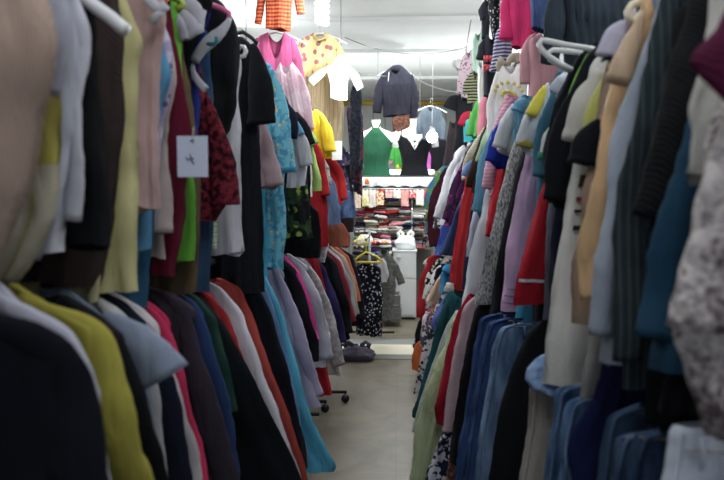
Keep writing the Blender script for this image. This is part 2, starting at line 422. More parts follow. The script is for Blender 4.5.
# ------------------------------------------------------------------ setting
def tiles_mat():
    m = bpy.data.materials.new('floor_lino'); m.use_nodes = True; N = m.node_tree.nodes; L = m.node_tree.links; b = N['Principled BSDF']
    tc = N.new('ShaderNodeTexCoord')
    n = N.new('ShaderNodeTexNoise'); n.inputs['Scale'].default_value = 3.5; n.inputs['Detail'].default_value = 8; n.inputs['Distortion'].default_value = 1.2; L.new(tc.outputs['Object'], n.inputs[0])
    r = N.new('ShaderNodeValToRGB'); r.color_ramp.elements[0].position = .35; r.color_ramp.elements[1].position = .65
    r.color_ramp.elements[0].color = lin((88, 80, 68)); r.color_ramp.elements[1].color = lin((110, 101, 87)); L.new(n.outputs[0], r.inputs[0])
    br = N.new('ShaderNodeTexBrick'); br.offset = 0; br.inputs['Scale'].default_value = 1; br.inputs['Brick Width'].default_value = .45; br.inputs['Row Height'].default_value = .45; br.inputs['Mortar Size'].default_value = .003
    br.inputs['Color1'].default_value = (1, 1, 1, 1); br.inputs['Color2'].default_value = (.93, .93, .93, 1); br.inputs['Mortar'].default_value = (.72, .70, .66, 1); L.new(tc.outputs['Object'], br.inputs[0])
    x = N.new('ShaderNodeMix'); x.data_type = 'RGBA'; x.blend_type = 'MULTIPLY'; x.inputs[0].default_value = 1; L.new(r.outputs[0], x.inputs[6]); L.new(br.outputs[0], x.inputs[7])
    L.new(x.outputs[2], b.inputs['Base Color']); b.inputs['Roughness'].default_value = .42
    return m
def box_obj(name, x0, x1, y0, y1, z0, z1, mat, **k):
    mb = MB(); mb.box(x0, x1, y0, y1, z0, z1); o = mb.build(name, mat, k.pop('parent', None), smooth=False); tag(o, **k) if k else None; return o
WL = -1.45; WR = 1.45; YB = 11.5; H = 3.0
box_obj('floor', WL, WR, -2.5, YB, -.05, 0, tiles_mat(), kind='structure')
CEIL = solid((238, 240, 238), .8, 0, 'ceiling_paint'); WALL = solid((178, 180, 180), .8, 0, 'wall_paint')
box_obj('ceiling', WL, WR, -2.5, YB, H, H + .05, CEIL, kind='structure')
box_obj('wall_left', WL - .05, WL, -2.5, YB, 0, H, WALL, kind='structure')
box_obj('wall_right', WR, WR + .05, -2.5, YB, 0, H, WALL, kind='structure')
def panel_mat():
    m = bpy.data.materials.new('wall_panel'); m.use_nodes = True; N = m.node_tree.nodes; L = m.node_tree.links; b = N['Principled BSDF']
    tc = N.new('ShaderNodeTexCoord'); wv = N.new('ShaderNodeTexWave'); wv.bands_direction = 'X'; wv.inputs['Scale'].default_value = 1.6; L.new(tc.outputs['Object'], wv.inputs[0])
    r = N.new('ShaderNodeValToRGB'); r.color_ramp.elements[0].position = 0; r.color_ramp.elements[1].position = .06
    r.color_ramp.elements[0].color = lin((130, 132, 130)); r.color_ramp.elements[1].color = lin((170, 173, 170)); L.new(wv.outputs[1], r.inputs[0]); L.new(r.outputs[0], b.inputs['Base Color']); b.inputs['Roughness'].default_value = .7
    return m
box_obj('wall_back', WL, WR, YB, YB + .05, 0, H, panel_mat(), kind='structure')
# ceiling ribs and the strip of yellow conduit
for i, y in enumerate((6.2, 7.6, 9.4)):
    box_obj('trim_%d' % (i + 1), WL, WR, y, y + .18, H - .035, H, CEIL, kind='structure')
mb = MB(); p0 = P(336, 103, 11.46); p1 = P(456, 103, 11.46); mb.tube([p0, p1], .035, 10)
tag(mb.build('conduit_pipe', solid((205, 170, 60), .5)), 'yellow pipe running across the top of the back wall', 'pipe')
# threshold in the floor
box_obj('trim_4', WL, WR, 6.12, 6.30, 0, .006, solid((105, 105, 100), .5), kind='structure')
box_obj('trim_5', WL, WR, 6.30, 6.72, 0, .004, solid((205, 198, 178), .5), kind='structure')
box_obj('trim_6', WL, WR, 6.72, 6.95, 0, .006, solid((118, 120, 118), .5), kind='structure')
# ceiling wires
def wire(a, b, Ya, Yb, sag, label, r=.004, group=None):
    A = P(a[0], a[1], Ya); B = P(b[0], b[1], Yb); pts = []
    for k in range(17):
        t = k / 16; p = A.lerp(B, t); p.z -= sag * 4 * t * (1 - t); pts.append(p)
    mb = MB(); mb.tube(pts, r, 5); tag(mb.build('hanging_wire', solid((95, 95, 95), .6)), label, 'wire', group)
wire((342, 36), (470, 46), 7, 7, .12, 'thin wire sagging across the ceiling above the black jacket')
wire((341, 66), (388, 76), 6.5, 7.6, .03, 'thin wire running from the left lamp to the black jacket hanger')
wire((412, 76), (468, 92), 7.6, 7.2, .05, 'thin wire running from the black jacket to the right wall garments')
wire((378, 52), (378, 104), 7.6, 7.6, 0, 'thin upright wire left of the hanging black jacket', .003)
wire((420, 46), (420, 108), 7.9, 7.9, 0, 'thin upright wire right of the hanging black jacket', .003)
wire((246, -5), (246, 45), 3.5, 3.5, 0, 'thin upright wire above the black t-shirt on the left', .0025)
wire((341, -10), (341, 66), 5.3, 5.3, 0, 'thin upright wire beside the yellow flowered blouse', .003)
wire((471, 20), (452, 150), 6, 6.8, -.05, 'pale cord leaning beside the high garments on the right', .004)
# rails
def rack(label, X, z, y0, y1, posts, casters=True, name='clothes_rack', zf=0):
    root = empty(name, Vector((X, (y0 + y1) / 2, zf))); tag(root, label, 'clothes rack')
    mb = MB(); mb.tube([(X, y0, z), (X, y1, z)], .014, 10); mb.build('rail', CHROME, root)
    for y in posts:
        mb = MB(); mb.tube([(X, y, zf + .06), (X, y, z)], .013, 10); mb.build('post', CHROME, root)
        mb = MB(); mb.tube([(X - .25, y, zf + .075), (X + .25, y, zf + .075)], .012, 8); ft = mb.build('foot', BLACKPL, root)
        if casters:
            for s in (-1, 1):
                c = MB(); c.tube([(X + s * .24, y - .012, .03), (X + s * .24, y + .012, .03)], .028, 14); c.tube([(X + s * .24, y, .03), (X + s * .24, y, .075)], .006, 6); c.build('caster', BLACKPL, ft)
    return root
rack('upper chrome clothes rail above the left side of the aisle', -.74, 2.20, .4, 7.6, (.45, 4.35, 7.55), False)
rack('lower chrome clothes rack on casters along the left side of the aisle', -.72, 1.22, .5, 4.66, (.55, 4.62))
rack('far lower chrome clothes rack along the left side', -.60, 1.08, 4.8, 6.4, (4.85, 6.35))
rack('short low clothes rail holding the dotted black dress near the white cabinet', -.27, 1.07, 6.1, 7.0, (6.95,), False)
rack('upper chrome clothes rail above the right side of the aisle', .74, 1.97, .4, 7.6, (.45, 3.83, 7.55), False)
rack('lower chrome clothes rack along the right side of the aisle', .58, 1.06, .6, 4.1, (.65, 4.05))
# lamps : compact spiral tubes
def cfl(label, px, py, Y, top_px, half, power, cord=True, turns=4, rr=.03, cap=(60, 130, 90), globe=False):
    a = P(px, py, Y); zc = a.z; x = a.x; r = rr; root = empty('lamp_bulb', Vector((x, Y, zc - half))); tag(root, label, 'lamp', None)
    mb = MB(); pts = []
    for k in range(turns * 14 + 1):
        t = k / (turns * 14); an = t * turns * 2 * math.pi; pts.append((x + r * math.cos(an), Y + r * math.sin(an), zc - half + 2 * half * t))
    if globe:
        mb.tube([(x, Y, zc - half * math.cos(math.pi * k / 12)) for k in range(13)], [max(.002, half * math.sin(math.pi * k / 12)) for k in range(13)], 20); mb.build('glass_globe', glow((240, 252, 255), 30), root)
    else:
        mb.tube(pts, .0125, 8); mb.build('spiral_tube', glow((240, 252, 255), 25), root)
    b = MB(); b.tube([(x, Y, zc + half), (x, Y, zc + half + .035), (x, Y, zc + half + .055)], [.036, .034, .018], 16); b.build('base', solid(cap, .4), root)
    if cord:
        c = MB(); c.tube([(x, Y, zc + half + .05), (x + .004, Y, (zc + half + H) / 2), (x, Y, H)], .0018, 6); c.build('cord', solid((150, 150, 150), .5), root)
    l = bpy.data.lights.new('point_light', 'POINT'); l.energy = power; l.shadow_soft_size = .05; l.color = (.93, .98, 1)
    lo = bpy.data.objects.new('point_light', l); col.objects.link(lo); lo.parent = root; lo.location = (0, -.0, half)
    lo.location = (0, -.10, half)
cfl('spiral energy saving lamp with green base hanging high above the pink cardigan', 322, 12, 4.1, 0, .065, 10)
cfl('long bright spiral lamp hanging in front of the white t-shirt', 340, 81, 4.72, 0, .115, 15, turns=8, rr=.038, cap=(225, 225, 225))
cfl('small round bright lamp at the back beside the black top on the mannequin', 432, 137, 7.9, 0, .062, 22, cap=(60, 64, 66), globe=True)
# ------------------------------------------------------------------ shorthand for colours
def C(r, g, b, kind='plain', c2=(230, 230, 230), c3=None, s=1.0): return fab((r, g, b), kind, c2, c3, s)
BLK = C(20, 21, 25); NAVY = C(24, 28, 48); WHT = C(212, 212, 222); DARK = C(32, 34, 40)
UL = 'clothes hanging on the upper left rail'; LL = 'clothes hanging on the lower left rack'
UR = 'clothes hanging on the upper right rail'; LR = 'clothes hanging on the lower right rack'
HL = 'clothes hung high on the left'; HR = 'clothes hung high on the right'
T = 2.08
# ================= upper left rail
G('sleeveless_sweater', 'beige ribbed knit sleeveless top, nearest garment at the upper left corner', 'top', UL, -1, 1.00,
  [(44,-60),(46,0),(56,26),(62,45),(54,100),(40,150),(22,208),(0,255),(-14,275)], C(190,160,142,'rib'), ztop=T, th=.06, wide=.34)
G('shirt', 'pale lilac white shirt peeking out just behind the beige ribbed top', 'shirt', UL, -1, 1.09,
  [(72,-40),(76,12),(80,38),(68,75),(60,100),(50,140),(34,190),(14,235),(0,264)], C(196,196,216), ztop=T, sl='mid')
G('t_shirt', 'mustard yellow top with pale beige lower half between white shirts at the far left', 't-shirt', UL, -1, 1.15,
  [(66,0),(60,90),(57,150),(46,225),(26,262),(12,280)], C(200,186,84), ztop=T, trims=((.74,1.0,C(205,196,170)),))
G('shirt', 'long lilac white shirt whose hem reaches lowest beside the yellow and beige top', 'shirt', UL, -1, 1.20,
  [(76,0),(78,60),(74,150),(62,215),(42,262),(26,292)], C(192,196,214), ztop=T, sl='long', slr=.035)
G('blouse', 'white crinkled blouse with puffed shoulder left of the black top, upper left', 'blouse', UL, -1, 1.25,
  [(74,-30),(82,14),(95,38),(95,60),(89,100),(85,150),(85,200),(82,249)], C(214,214,226), ztop=T, sl='long', slr=.03)
G('t_shirt', 'black plain top between the white crinkled blouse and the pale yellow blouse', 'top', UL, -1, 1.31,
  [(93,-20),(101,50),(106,110),(111,160),(117,247)], BLK, ztop=T)
G('sweater', 'dark brown sweater behind the black top, its hem showing below it', 'sweater', UL, -1, 1.37,
  [(114,-20),(124,40),(125,100),(117,170),(108,240),(98,284)], C(70,56,54,'knit'), ztop=T)
G('blouse', 'pale yellow blouse with a straight hem under the white hanger end, upper left', 'blouse', UL, -1, 1.45,
  [(124,-10),(134,20),(147,43),(138,60),(136,110),(137,160),(136,230),(137,292)], C(218,208,146), ztop=T)
G('shirt', 'cream yellow shirt with its lowest hem spread wide under the brown sweater', 'shirt', UL, -1, 1.40,
  [(112,0),(116,80),(110,160),(106,240),(104,303)], C(206,196,146), ztop=T)
G('camisole', 'dusty pink camisole with white piped neckline, upper left', 'top', UL, -1, 1.54,
  [(155,-30),(166,4),(167,20),(161,60),(159,110),(160,160),(161,209)], C(206,168,164), ztop=None, extra_sleeves=(([(141,-20),(150,3),(160,10),(167,12),(168,4)],.012,.012,WHT,-.05),))
G('tank_top', 'sky blue vest mostly hidden, its blue side and hem showing beside the pink camisole', 'top', UL, -1, 1.60,
  [(158,20),(165,58),(173,73),(164,100),(156,140),(150,200),(149,248)], C(92,158,206), ztop=T)
G('trousers', 'teal blue trousers whose legs hang lowest beneath the beige cardigan', 'trousers', UL, -1, 1.66,
  [(162,40),(160,120),(154,200),(150,260),(147,307)], C(56,112,150), ztop=T)
G('blouse', 'lilac blouse with small flower print behind the sky blue vest', 'blouse', UL, -1, 1.64,
  [(163,24),(173,52),(172,80),(166,110),(161,150),(160,200)], C(176,164,196,'print',(120,96,150),(206,198,218),1.6), ztop=T)
G('cardigan', 'grey beige cardigan with layered frilled hem, upper left', 'cardigan', UL, -1, 1.72,
  [(172,50),(180,78),(174,110),(167,150),(170,190),(176,230),(178,256)], C(190,172,166), ztop=T, sl='long')
G('t_shirt', 'maroon top behind the grey beige cardigan and the white price card', 'top', UL, -1, 1.79,
  [(170,-20),(178,50),(190,105),(194,150),(186,200),(178,272)], C(112,22,48), ztop=T)
G('t_shirt', 'bright lime green t-shirt hanging under the white price card', 't-shirt', UL, -1, 1.86,
  [(184,95),(190,150),(196,200),(194,262)], C(112,206,64), ztop=T)
G('jacket', 'tan brown suede jacket behind the lime green t-shirt', 'jacket', UL, -1, 1.93,
  [(181,10),(184,60),(192,110),(199,160),(200,220),(197,292)], C(112,90,66), ztop=T)
G('jacket', 'black zipped jacket with scrunched white hood at the top, upper left', 'jacket', UL, -1, 1.99,
  [(208,-20),(214,2),(205,28),(192,60),(191,110),(196,150)], BLK, ztop=2.2,
  extra_sleeves=(([(184,-8),(192,8),(199,18),(194,28)],.024,.020,WHT,-.10),([(182,10),(190,24),(194,32),(184,36)],.024,.016,WHT,-.11),([(176,12),(180,28),(184,40)],.018,.014,WHT,-.12)))
G('sports_shirt', 'royal blue football shirt with white shoulder bands, upper left', 'shirt', UL, -1, 2.07,
  [(205,0),(214,14),(208,30),(203,50),(200,80),(203,110),(200,140)], C(48,66,160), ztop=2.2,
  extra_sleeves=(([(230,18),(227,28),(214,38),(200,52),(195,62)],.021,.016,WHT,-.04),([(193,62),(192,72),(198,82),(206,90)],.011,.012,WHT,-.04)))
G('blouse', 'dark red lace blouse with bell sleeve behind the white price card', 'blouse', UL, -1, 2.14,
  [(198,60),(206,92),(221,125),(234,165),(232,195),(216,219)], C(50,12,24,'lace',(140,40,56),None,1.6), ztop=T, th=.07,
  extra_sleeves=(([(206,96),(214,120),(223,155),(225,205)],.034,.062,C(50,12,24,'lace',(140,40,56),None,1.6),-.06),))
G('jeans', 'dark teal blue denim trousers below the dark red lace blouse', 'jeans', UL, -1, 2.21,
  [(214,120),(215,170),(213,220),(209,290)], C(40,70,104,'denim',(58,90,124)), ztop=T)
G('dress', 'black sleeveless dress on a pink hanger, upper left', 'dress', UL, -1, 2.32,
  [(222,2),(234,20),(238,40),(239,70),(237,105),(228,132),(220,140)], C(24,26,30), ztop=2.2, th=.07)
G('blouse', 'lime and white strappy top just visible beneath the black sleeveless dress', 'top', UL, -1, 2.40,
  [(222,120),(222,180),(220,220),(218,246)], C(196,206,170,'stripe',(110,190,70),(205,210,220)), ztop=T)
G('t_shirt', 'long plain white t-shirt with slanting hem beside the large black t-shirt', 't-shirt', UL, -1, 2.50,
  [(236,50),(241,60),(240,110),(242,150),(242,200),(244,254)], C(222,222,232), ztop=2.15)
G('t_shirt', 'large black t-shirt with short wide sleeve, darkest and largest on the upper left rail', 't-shirt', UL, -1, 2.72,
  [(238,33),(250,42),(258,52),(258,90),(260,150),(263,220),(264,290)], C(26,30,36), ztop=None, th=.08, amp=.02,
  extra_sleeves=(([(252,44),(257,58),(259,90),(263,124)],.055,.078,None,-.05),))
G('blouse', 'dusty pink short sleeved blouse below the sleeve of the large black t-shirt', 'blouse', UL, -1, 2.90,
  [(258,112),(266,128),(272,150),(280,184),(280,188)], C(192,164,170), ztop=1.95, extra_sleeves=(([(262,120),(268,145),(274,186)],.035,.05,None,-.03),))
G('dress', 'plain turquoise long top, its narrow hem lowest beside the large black t-shirt', 'top', UL, -1, 3.00,
  [(258,130),(264,180),(268,230),(270,294)], C(62,170,206), ztop=1.95)
G('dress', 'turquoise dress with butterfly and flower print and piped short sleeve', 'dress', UL, -1, 3.14,
  [(265,60),(273,66),(279,100),(282,140),(286,190),(286,230),(284,268)], C(112,196,220,'print',(226,200,150),(74,158,196),1.5), th=.07,
  extra_sleeves=(([(270,68),(277,90),(282,130),(286,172)],.045,.062,None,-.05,C(80,176,214)),))
G('t_shirt', 'black and navy t-shirt directly behind the turquoise flowered dress', 't-shirt', UL, -1, 3.34,
  [(278,86),(290,104),(297,125),(295,170),(296,235)], NAVY, sl='short', slr=.05)
G('t_shirt', 'pale grey t-shirt with sky blue shoulder behind the turquoise flowered dress', 't-shirt', UL, -1, 3.54,
  [(284,112),(296,122),(305,150),(308,168),(305,186)], C(206,208,214), extra_sleeves=(([(290,118),(300,140),(306,166)],.045,.05,None,-.04),([(286,114),(293,122),(299,136)],.042,.045,C(110,180,220),-.05)))
G('dress', 'black dress with lime green scroll pattern', 'dress', UL, -1, 3.68,
  [(288,110),(300,130),(306,170),(310,210),(313,238)], C(22,26,30,'print',(150,180,60),(50,80,50),.7))
G('t_shirt', 'black t-shirt with red printed shoulder between pale grey and red garments', 't-shirt', UL, -1, 3.84,
  [(296,110),(308,122),(316,148),(317,180),(315,214)], C(26,26,34), sl='short')
G('shorts', 'plain black shorts hanging under the green scroll dress', 'shorts', UL, -1, 3.95,
  [(312,205),(319,212),(321,235),(320,257)], BLK, flatneck=True, amp=.006)
G('t_shirt', 'cream t-shirt with a loose short sleeve next to a lime one', 't-shirt', UL, -1, 4.05,
  [(300,116),(312,134),(318,170),(318,196)], C(216,212,200), sl='short')
G('t_shirt', 'lime green t-shirt squeezed between cream and red garments', 't-shirt', UL, -1, 4.18,
  [(306,122),(318,146),(326,175),(328,190)], C(170,206,110), sl='short')
G('dress', 'long bright red dress behind the lime green t-shirt and below the yellow one', 'dress', UL, -1, 4.34,
  [(308,122),(318,142),(326,170),(332,200),(334,230),(333,246)], C(200,36,46), sl='mid')
G('blouse', 'white and pale grey blouse tail poking out beneath the long red dress', 'blouse', UL, -1, 4.44,
  [(318,200),(326,215),(329,245),(325,262)], C(214,214,218,'lace',(170,176,180)), ztop=None)
G('t_shirt', 'bright yellow t-shirt on a white hanger over the aisle, upper left', 't-shirt', UL, -1, 4.70,
  [(314,108),(323,114),(330,126),(332,142),(332,158)], C(240,212,36), th=.09, wide=.18,
  hang=('white plastic hanger in the neck of the bright yellow t-shirt', WHITEPL, .15), extra_sleeves=(([(320,114),(327,130),(330,152)],.05,.055,None,-.04),))
G('blouse', 'silver grey patterned blouse left of the bright red jacket', 'blouse', UL, -1, 4.95,
  [(316,135),(326,150),(334,168),(337,184)], C(186,184,178,'lace',(120,116,110)), sl='short')
G('jeans', 'mid blue denim skirt below the silver grey patterned blouse', 'skirt', UL, -1, 5.05,
  [(330,175),(336,185),(340,210),(341,224)], C(70,92,128,'denim',(104,126,160)), flatneck=True)
G('jacket', 'bright red jacket hanging below the white paper tag', 'jacket', UL, -1, 5.30,
  [(322,150),(335,158),(343,172),(347,190),(348,204)], C(214,42,44), sl='long')
G('skirt', 'rust orange gathered skirt at the bottom of the upper left rail', 'skirt', UL, -1, 5.20,
  [(334,218),(344,224),(350,236),(350,247)], C(170,92,70,'rib'), flatneck=True)
G('jeans', 'blue denim shorts with pale print beside the bright red jacket', 'shorts', UL, -1, 5.65,
  [(340,186),(351,192),(355,205),(356,218)], C(52,80,130,'denim',(120,160,210)), flatneck=True)
for lb, Y, o, m in (
  ('purple and grey print top just right of the bright red jacket', 5.9, [(338,150),(347,162),(353,180),(355,195)], C(96,84,120,'print',(190,180,200),(60,50,80),1.2)),
  ('dark brown top at the end of the upper left rail', 6.2, [(342,150),(351,166),(357,190),(358,215),(357,232)], C(60,44,46)),
  ('navy top with pale spots near the far end of the upper left rail', 6.5, [(342,145),(350,155),(356,175),(358,190)], C(40,46,80,'dots',(200,200,220))),
  ('grey top, farthest garment of the upper left rail', 6.9, [(344,148),(352,158),(358,172),(360,186)], C(120,124,136))):
    G('blouse', lb, 'top', UL, -1, Y, o, m, sl='short')
# ================= high left, facing the door
FG('blouse', 'yellow beige blouse with scattered dark and red flowers, hung high', 'blouse', HL, 4.95,
   [(314,33),(301,39),(299,52),(300,76)], [(326,33),(337,40),(339,55),(337,76)], C(222,200,134,'dots',(176,96,106),None,.7),
   sleeves=(([(336,40),(341,58),(343,88)],.042,.032),([(303,40),(299,56),(298,78)],.042,.032)), hang=('pale wire hanger in the yellow beige flowered blouse', WHITEPL), collar=C(222,200,134))
FG('cardigan', 'deep pink v-neck cardigan hung high on the left', 'cardigan', HL, 4.3,
   [(268,32),(256,38),(254,70),(258,110)], [(284,32),(294,38),(296,70),(292,112)], C(222,96,150),
   sleeves=(([(292,38),(298,60),(300,84)],.036,.028),([(258,38),(254,58),(252,84)],.036,.028)), hang=('white hanger inside the deep pink cardigan', WHITEPL), dip=.16)
FG('sweater', 'orange sweater with fine dark stripes, topmost garment on the left', 'sweater', HL, 4.2,
   [(272,-70),(264,-60),(266,-10),(266,29)], [(288,-70),(295,-60),(292,-10),(291,31)], C(232,104,54,'stripe',(150,60,50),None,1.6),
   sleeves=(([(296,-55),(298,-15),(300,14)],.032,.026),([(264,-55),(262,-5),(257,24)],.026,.022)))
FG('blouse', 'pale pink blouse draped between the pink cardigan and the turquoise dress', 'blouse', HL, 3.95,
   [(280,62),(274,72),(276,110),(282,142)], [(292,62),(300,72),(306,105),(313,143)], C(236,190,206,'print',(246,216,226),None,.8), amp=.02,
   sleeves=(([(300,74),(306,100),(310,130)],.03,.025),), details=None)
FG('dress', 'long beige pleated dress below the yellow flowered blouse', 'dress', HL, 5.15,
   [(312,70),(300,76),(302,110),(310,160)], [(330,70),(341,76),(344,110),(342,154)], C(196,172,134,'pinstripe',(160,138,104),None,1.1), amp=.02,
   hang=('white hanger with clips above the long beige dress', WHITEPL))
FG('t_shirt', 'small white t-shirt with outstretched sleeves behind the long bright lamp', 't-shirt', HL, 4.85,
   [(332,65),(326,66),(330,84),(330,98)], [(346,65),(350,66),(348,84),(347,98)], C(238,240,242),
   sleeves=(([(328,68),(320,74),(311,83)],.030,.028),([(349,67),(355,76),(361,89)],.030,.028)))
FG('trousers', 'dark grey patterned garment hanging right of the long beige dress', 'trousers', HL, 6.0,
   [(353,84),(350,95),(350,140),(350,180)], [(358,82),(362,92),(362,130),(360,165)], C(36,40,52,'lace',(60,64,78)))
FG('dress', 'black and blue print dress hung high at the end of the left side', 'dress', HL, 6.6,
   [(350,104),(346,110),(350,150),(352,190)], [(358,104),(363,112),(364,150),(362,196)], C(40,44,60,'print',(90,110,150),(120,60,70),1))
# price cards
def card(name, label, pts, Y, mat, strokes=(), strY=None, cat='tag'):
    a = P(*pts[0], Y); b = P(*pts[1], Y); root = empty(name, Vector(((a.x + b.x) / 2, Y, b.z))); tag(root, label, cat)
    mb = MB(); mb.box(a.x, b.x, Y - .0015, Y + .0015, b.z, a.z); mb.build('card', mat, root, smooth=False)
    if strokes:
        for st in strokes:
            s = MB(); s.tube([tuple(P(x, y, Y - .003)) for x, y in st], .0013, 5); s.build('handwriting', solid((50, 50, 60), .6), root)
    s = MB(); s.tube([P((pts[0][0] + pts[1][0]) / 2, pts[0][1] + 3, Y - .003), P((pts[0][0] + pts[1][0]) / 2 + 1, pts[0][1] - 9, Y)], .0012, 5); s.build('string', solid((200, 190, 190), .7), root)
card('price_card', 'white handwritten price card hanging on the upper left clothes', ((177, 136), (208, 177)), 1.68, solid((206, 214, 232), .5, 0, 'card'),
     (((186,157),(188,160),(191,158),(190,154)),((191,158),(194,159)),((190,141),(194,140),(193,143)),((191,160),(194,164))))
card('paper_tag', 'small blank white paper tag above the bright red jacket', ((332, 141), (342, 160)), 4.8, solid((235, 238, 240), .5, 0, 'card'))
# hangers seen on the upper left
def loop_hanger(label, pts, Y, r, mat, name='coat_hanger', grp=None, Y2=None):
    mb = MB(); n = len(pts)
    mb.tube([tuple(P(a, b, Y + ((Y2 - Y) * i / (n - 1) if Y2 else 0))) for i, (a, b) in enumerate(pts)], r, 10)
    return tag(mb.build(name, mat), label, 'hanger', grp)
loop_hanger('thick white plastic hanger arm sticking out at the top left', [(58,-22),(75,-10),(92,4),(110,17),(122,27),(127,31)], 1.27, .0125, WHITEPL)
loop_hanger('white plastic hanger end curling over the large black t-shirt', [(237,62),(237,52),(240,46),(244,47),(246,51),(244,56),(240,57)], 2.58, .0085, WHITEPL)
loop_hanger('pink plastic hanger above the black sleeveless dress', [(212,5),(222,9),(229,13),(229,20)], 2.22, .009, solid((226, 110, 150), .4))
loop_hanger('lime green padded hanger near the camisole, top left', [(168,-4),(180,0),(184,5),(176,10)], 1.78, .009, solid((170, 190, 80), .4))
loop_hanger('teal hanger end showing under the blue football shirt', [(207,44),(214,44),(217,41),(216,37)], 2.02, .006, solid((30, 120, 124), .4))
loop_hanger('orange clip of a hanger beside the camisole neckline', [(158,0),(164,2),(166,-3)], 1.6, .008, solid((220, 90, 50), .4))
loop_hanger('black plastic hanger above the shoulders of the large black t-shirt', [(232,34),(243,32),(252,38),(258,44)], 2.80, .008, BLACKPL)
# ================= lower left rack
G('jacket', 'black navy suit jacket, nearest garment at the bottom left corner', 'jacket', LL, -1, .95,
  [(-62,282),(-30,298),(0,312),(28,324),(60,337),(84,354),(94,382),(104,418),(110,450),(116,495),(120,560),(122,700)], C(15,18,28), th=.07, sl='long', slr=.05, wide=.4, dip=.05)
G('shirt', 'white collared shirt between the black navy jacket and the mustard yellow one', 'shirt', LL, -1, 1.05,
  [(-35,262),(0,280),(25,303),(50,320),(80,338),(97,358),(103,395),(110,440),(114,490),(118,600)], C(190,190,206), sl='long', slr=.045, collar=WHT, wide=.4)
G('jacket', 'mustard yellow blazer on the lower left rack', 'jacket', LL, -1, 1.15,
  [(10,278),(40,296),(76,316),(108,333),(124,354),(137,398),(149,440),(158,490),(166,620)], C(176,166,62), sl='long', slr=.05, th=.07, wide=.36)
G('jacket', 'plain black jacket directly behind the mustard yellow blazer', 'jacket', LL, -1, 1.27,
  [(60,290),(98,312),(128,338),(143,370),(154,412),(165,460),(174,510),(180,600)], BLK, sl='long', wide=.34)
G('shirt', 'pale blue shirt with a pointed sleeve end over the black jacket', 'shirt', LL, -1, 1.36,
  [(60,282),(84,300),(122,330),(142,350),(148,380),(152,420),(155,470)], C(146,160,184), wide=.3,
  extra_sleeves=(([(104,314),(130,336),(150,354),(164,378)],.045,.075,None,-.05),))
G('blouse', 'cream blouse as a thin pale strip before the navy coat', 'blouse', LL, -1, 1.44,
  [(80,285),(118,308),(142,334),(154,370),(162,420),(172,470),(180,540)], C(204,204,204), sl='long', slr=.03, wide=.3)
G('coat', 'navy coat left of the pink edged white jacket', 'coat', LL, -1, 1.53,
  [(92,284),(130,302),(156,328),(168,360),(178,400),(190,450),(200,510),(205,600)], NAVY, sl='long', wide=.32)
G('blouse', 'white blouse lying inside the hot pink jacket', 'blouse', LL, -1, 1.61,
  [(110,290),(142,308),(162,330),(172,362),(184,400),(195,440),(206,500)], C(206,200,204), sl='long', slr=.03)
G('jacket', 'hot pink jacket showing as a curved pink strip on the lower left rack', 'jacket', LL, -1, 1.68,
  [(118,290),(148,300),(167,316),(178,345),(190,392),(202,440),(214,500)], C(226,52,98), sl='long', slr=.03)
G('coat', 'charcoal purple coat with broad shoulder on the lower left rack', 'coat', LL, -1, 1.82,
  [(135,284),(172,292),(195,308),(207,345),(217,395),(230,440),(240,500),(246,580)], C(58,52,64), sl='long', slr=.05, th=.08)
G('jacket', 'dark blue jacket behind the charcoal purple coat', 'jacket', LL, -1, 1.96,
  [(160,284),(192,298),(210,322),(221,365),(230,410),(240,460),(246,540)], C(44,66,118), sl='long')
G('shirt', 'dark green shirt with thin pale edging near the black flared coat', 'shirt', LL, -1, 2.06,
  [(172,282),(198,296),(216,318),(228,360),(238,410)], C(26,64,56))
G('coat', 'long black flared coat, widest garment on the lower left rack', 'coat', LL, -1, 2.22,
  [(176,282),(200,294),(226,325),(250,368),(274,418),(296,460),(308,492)], C(15,22,26), th=.09, amp=.02, wide=.32)
G('shirt', 'red shirt strip above the long black flared coat', 'shirt', LL, -1, 2.32,
  [(188,280),(212,294),(230,318),(242,350),(252,390)], C(190,48,52), sl='long', slr=.03)
G('coat', 'long white coat with clean straight edge beside the coral red dress', 'coat', LL, -1, 2.44,
  [(196,276),(222,286),(242,312),(260,358),(278,408),(296,455),(306,490)], C(222,220,232), th=.08)
G('dress', 'coral red long dress as a narrow strip behind the long white coat', 'dress', LL, -1, 2.54,
  [(216,276),(240,288),(254,318),(269,362),(286,406),(302,450),(311,485)], C(196,76,66))
G('dress', 'long black navy dress between the coral red and light blue dresses', 'dress', LL, -1, 2.72,
  [(235,274),(260,286),(276,325),(290,375),(300,425),(308,468)], C(20,24,34), th=.08)
G('dress', 'light blue narrow dress left of the cyan flared skirt', 'dress', LL, -1, 2.84,
  [(254,272),(268,290),(281,328),(290,370),(300,420),(309,462)], C(108,152,206))
G('skirt', 'bright cyan long skirt with flared hem touching the aisle', 'skirt', LL, -1, 2.97,
  [(264,272),(279,300),(293,350),(307,400),(322,436),(338,464),(334,470)], C(84,184,220,'satin'), th=.08)
G('coat', 'lilac coat with squared hem beside the cyan skirt', 'coat', LL, -1, 3.38,
  [(272,258),(284,270),(296,305),(309,348),(321,385),(329,406)], C(182,172,202), th=.09, sl='long', slr=.045)
G('jacket', 'black jacket between the lilac coat and the pale grey blouse', 'jacket', LL, -1, 3.54,
  [(280,256),(296,270),(308,302),(317,340),(320,370)], C(26,26,32), sl='long')
G('blouse', 'magenta blouse seen as a thin bright line', 'blouse', LL, -1, 3.64,
  [(284,254),(300,272),(312,305),(320,340)], C(222,60,150))
G('blouse', 'pale grey lilac blouse with wide turned cuff', 'blouse', LL, -1, 3.78,
  [(288,252),(308,266),(321,300),(330,335),(335,366)], C(200,202,220), sl='long', slr=.055, cuffm=C(180,196,222))
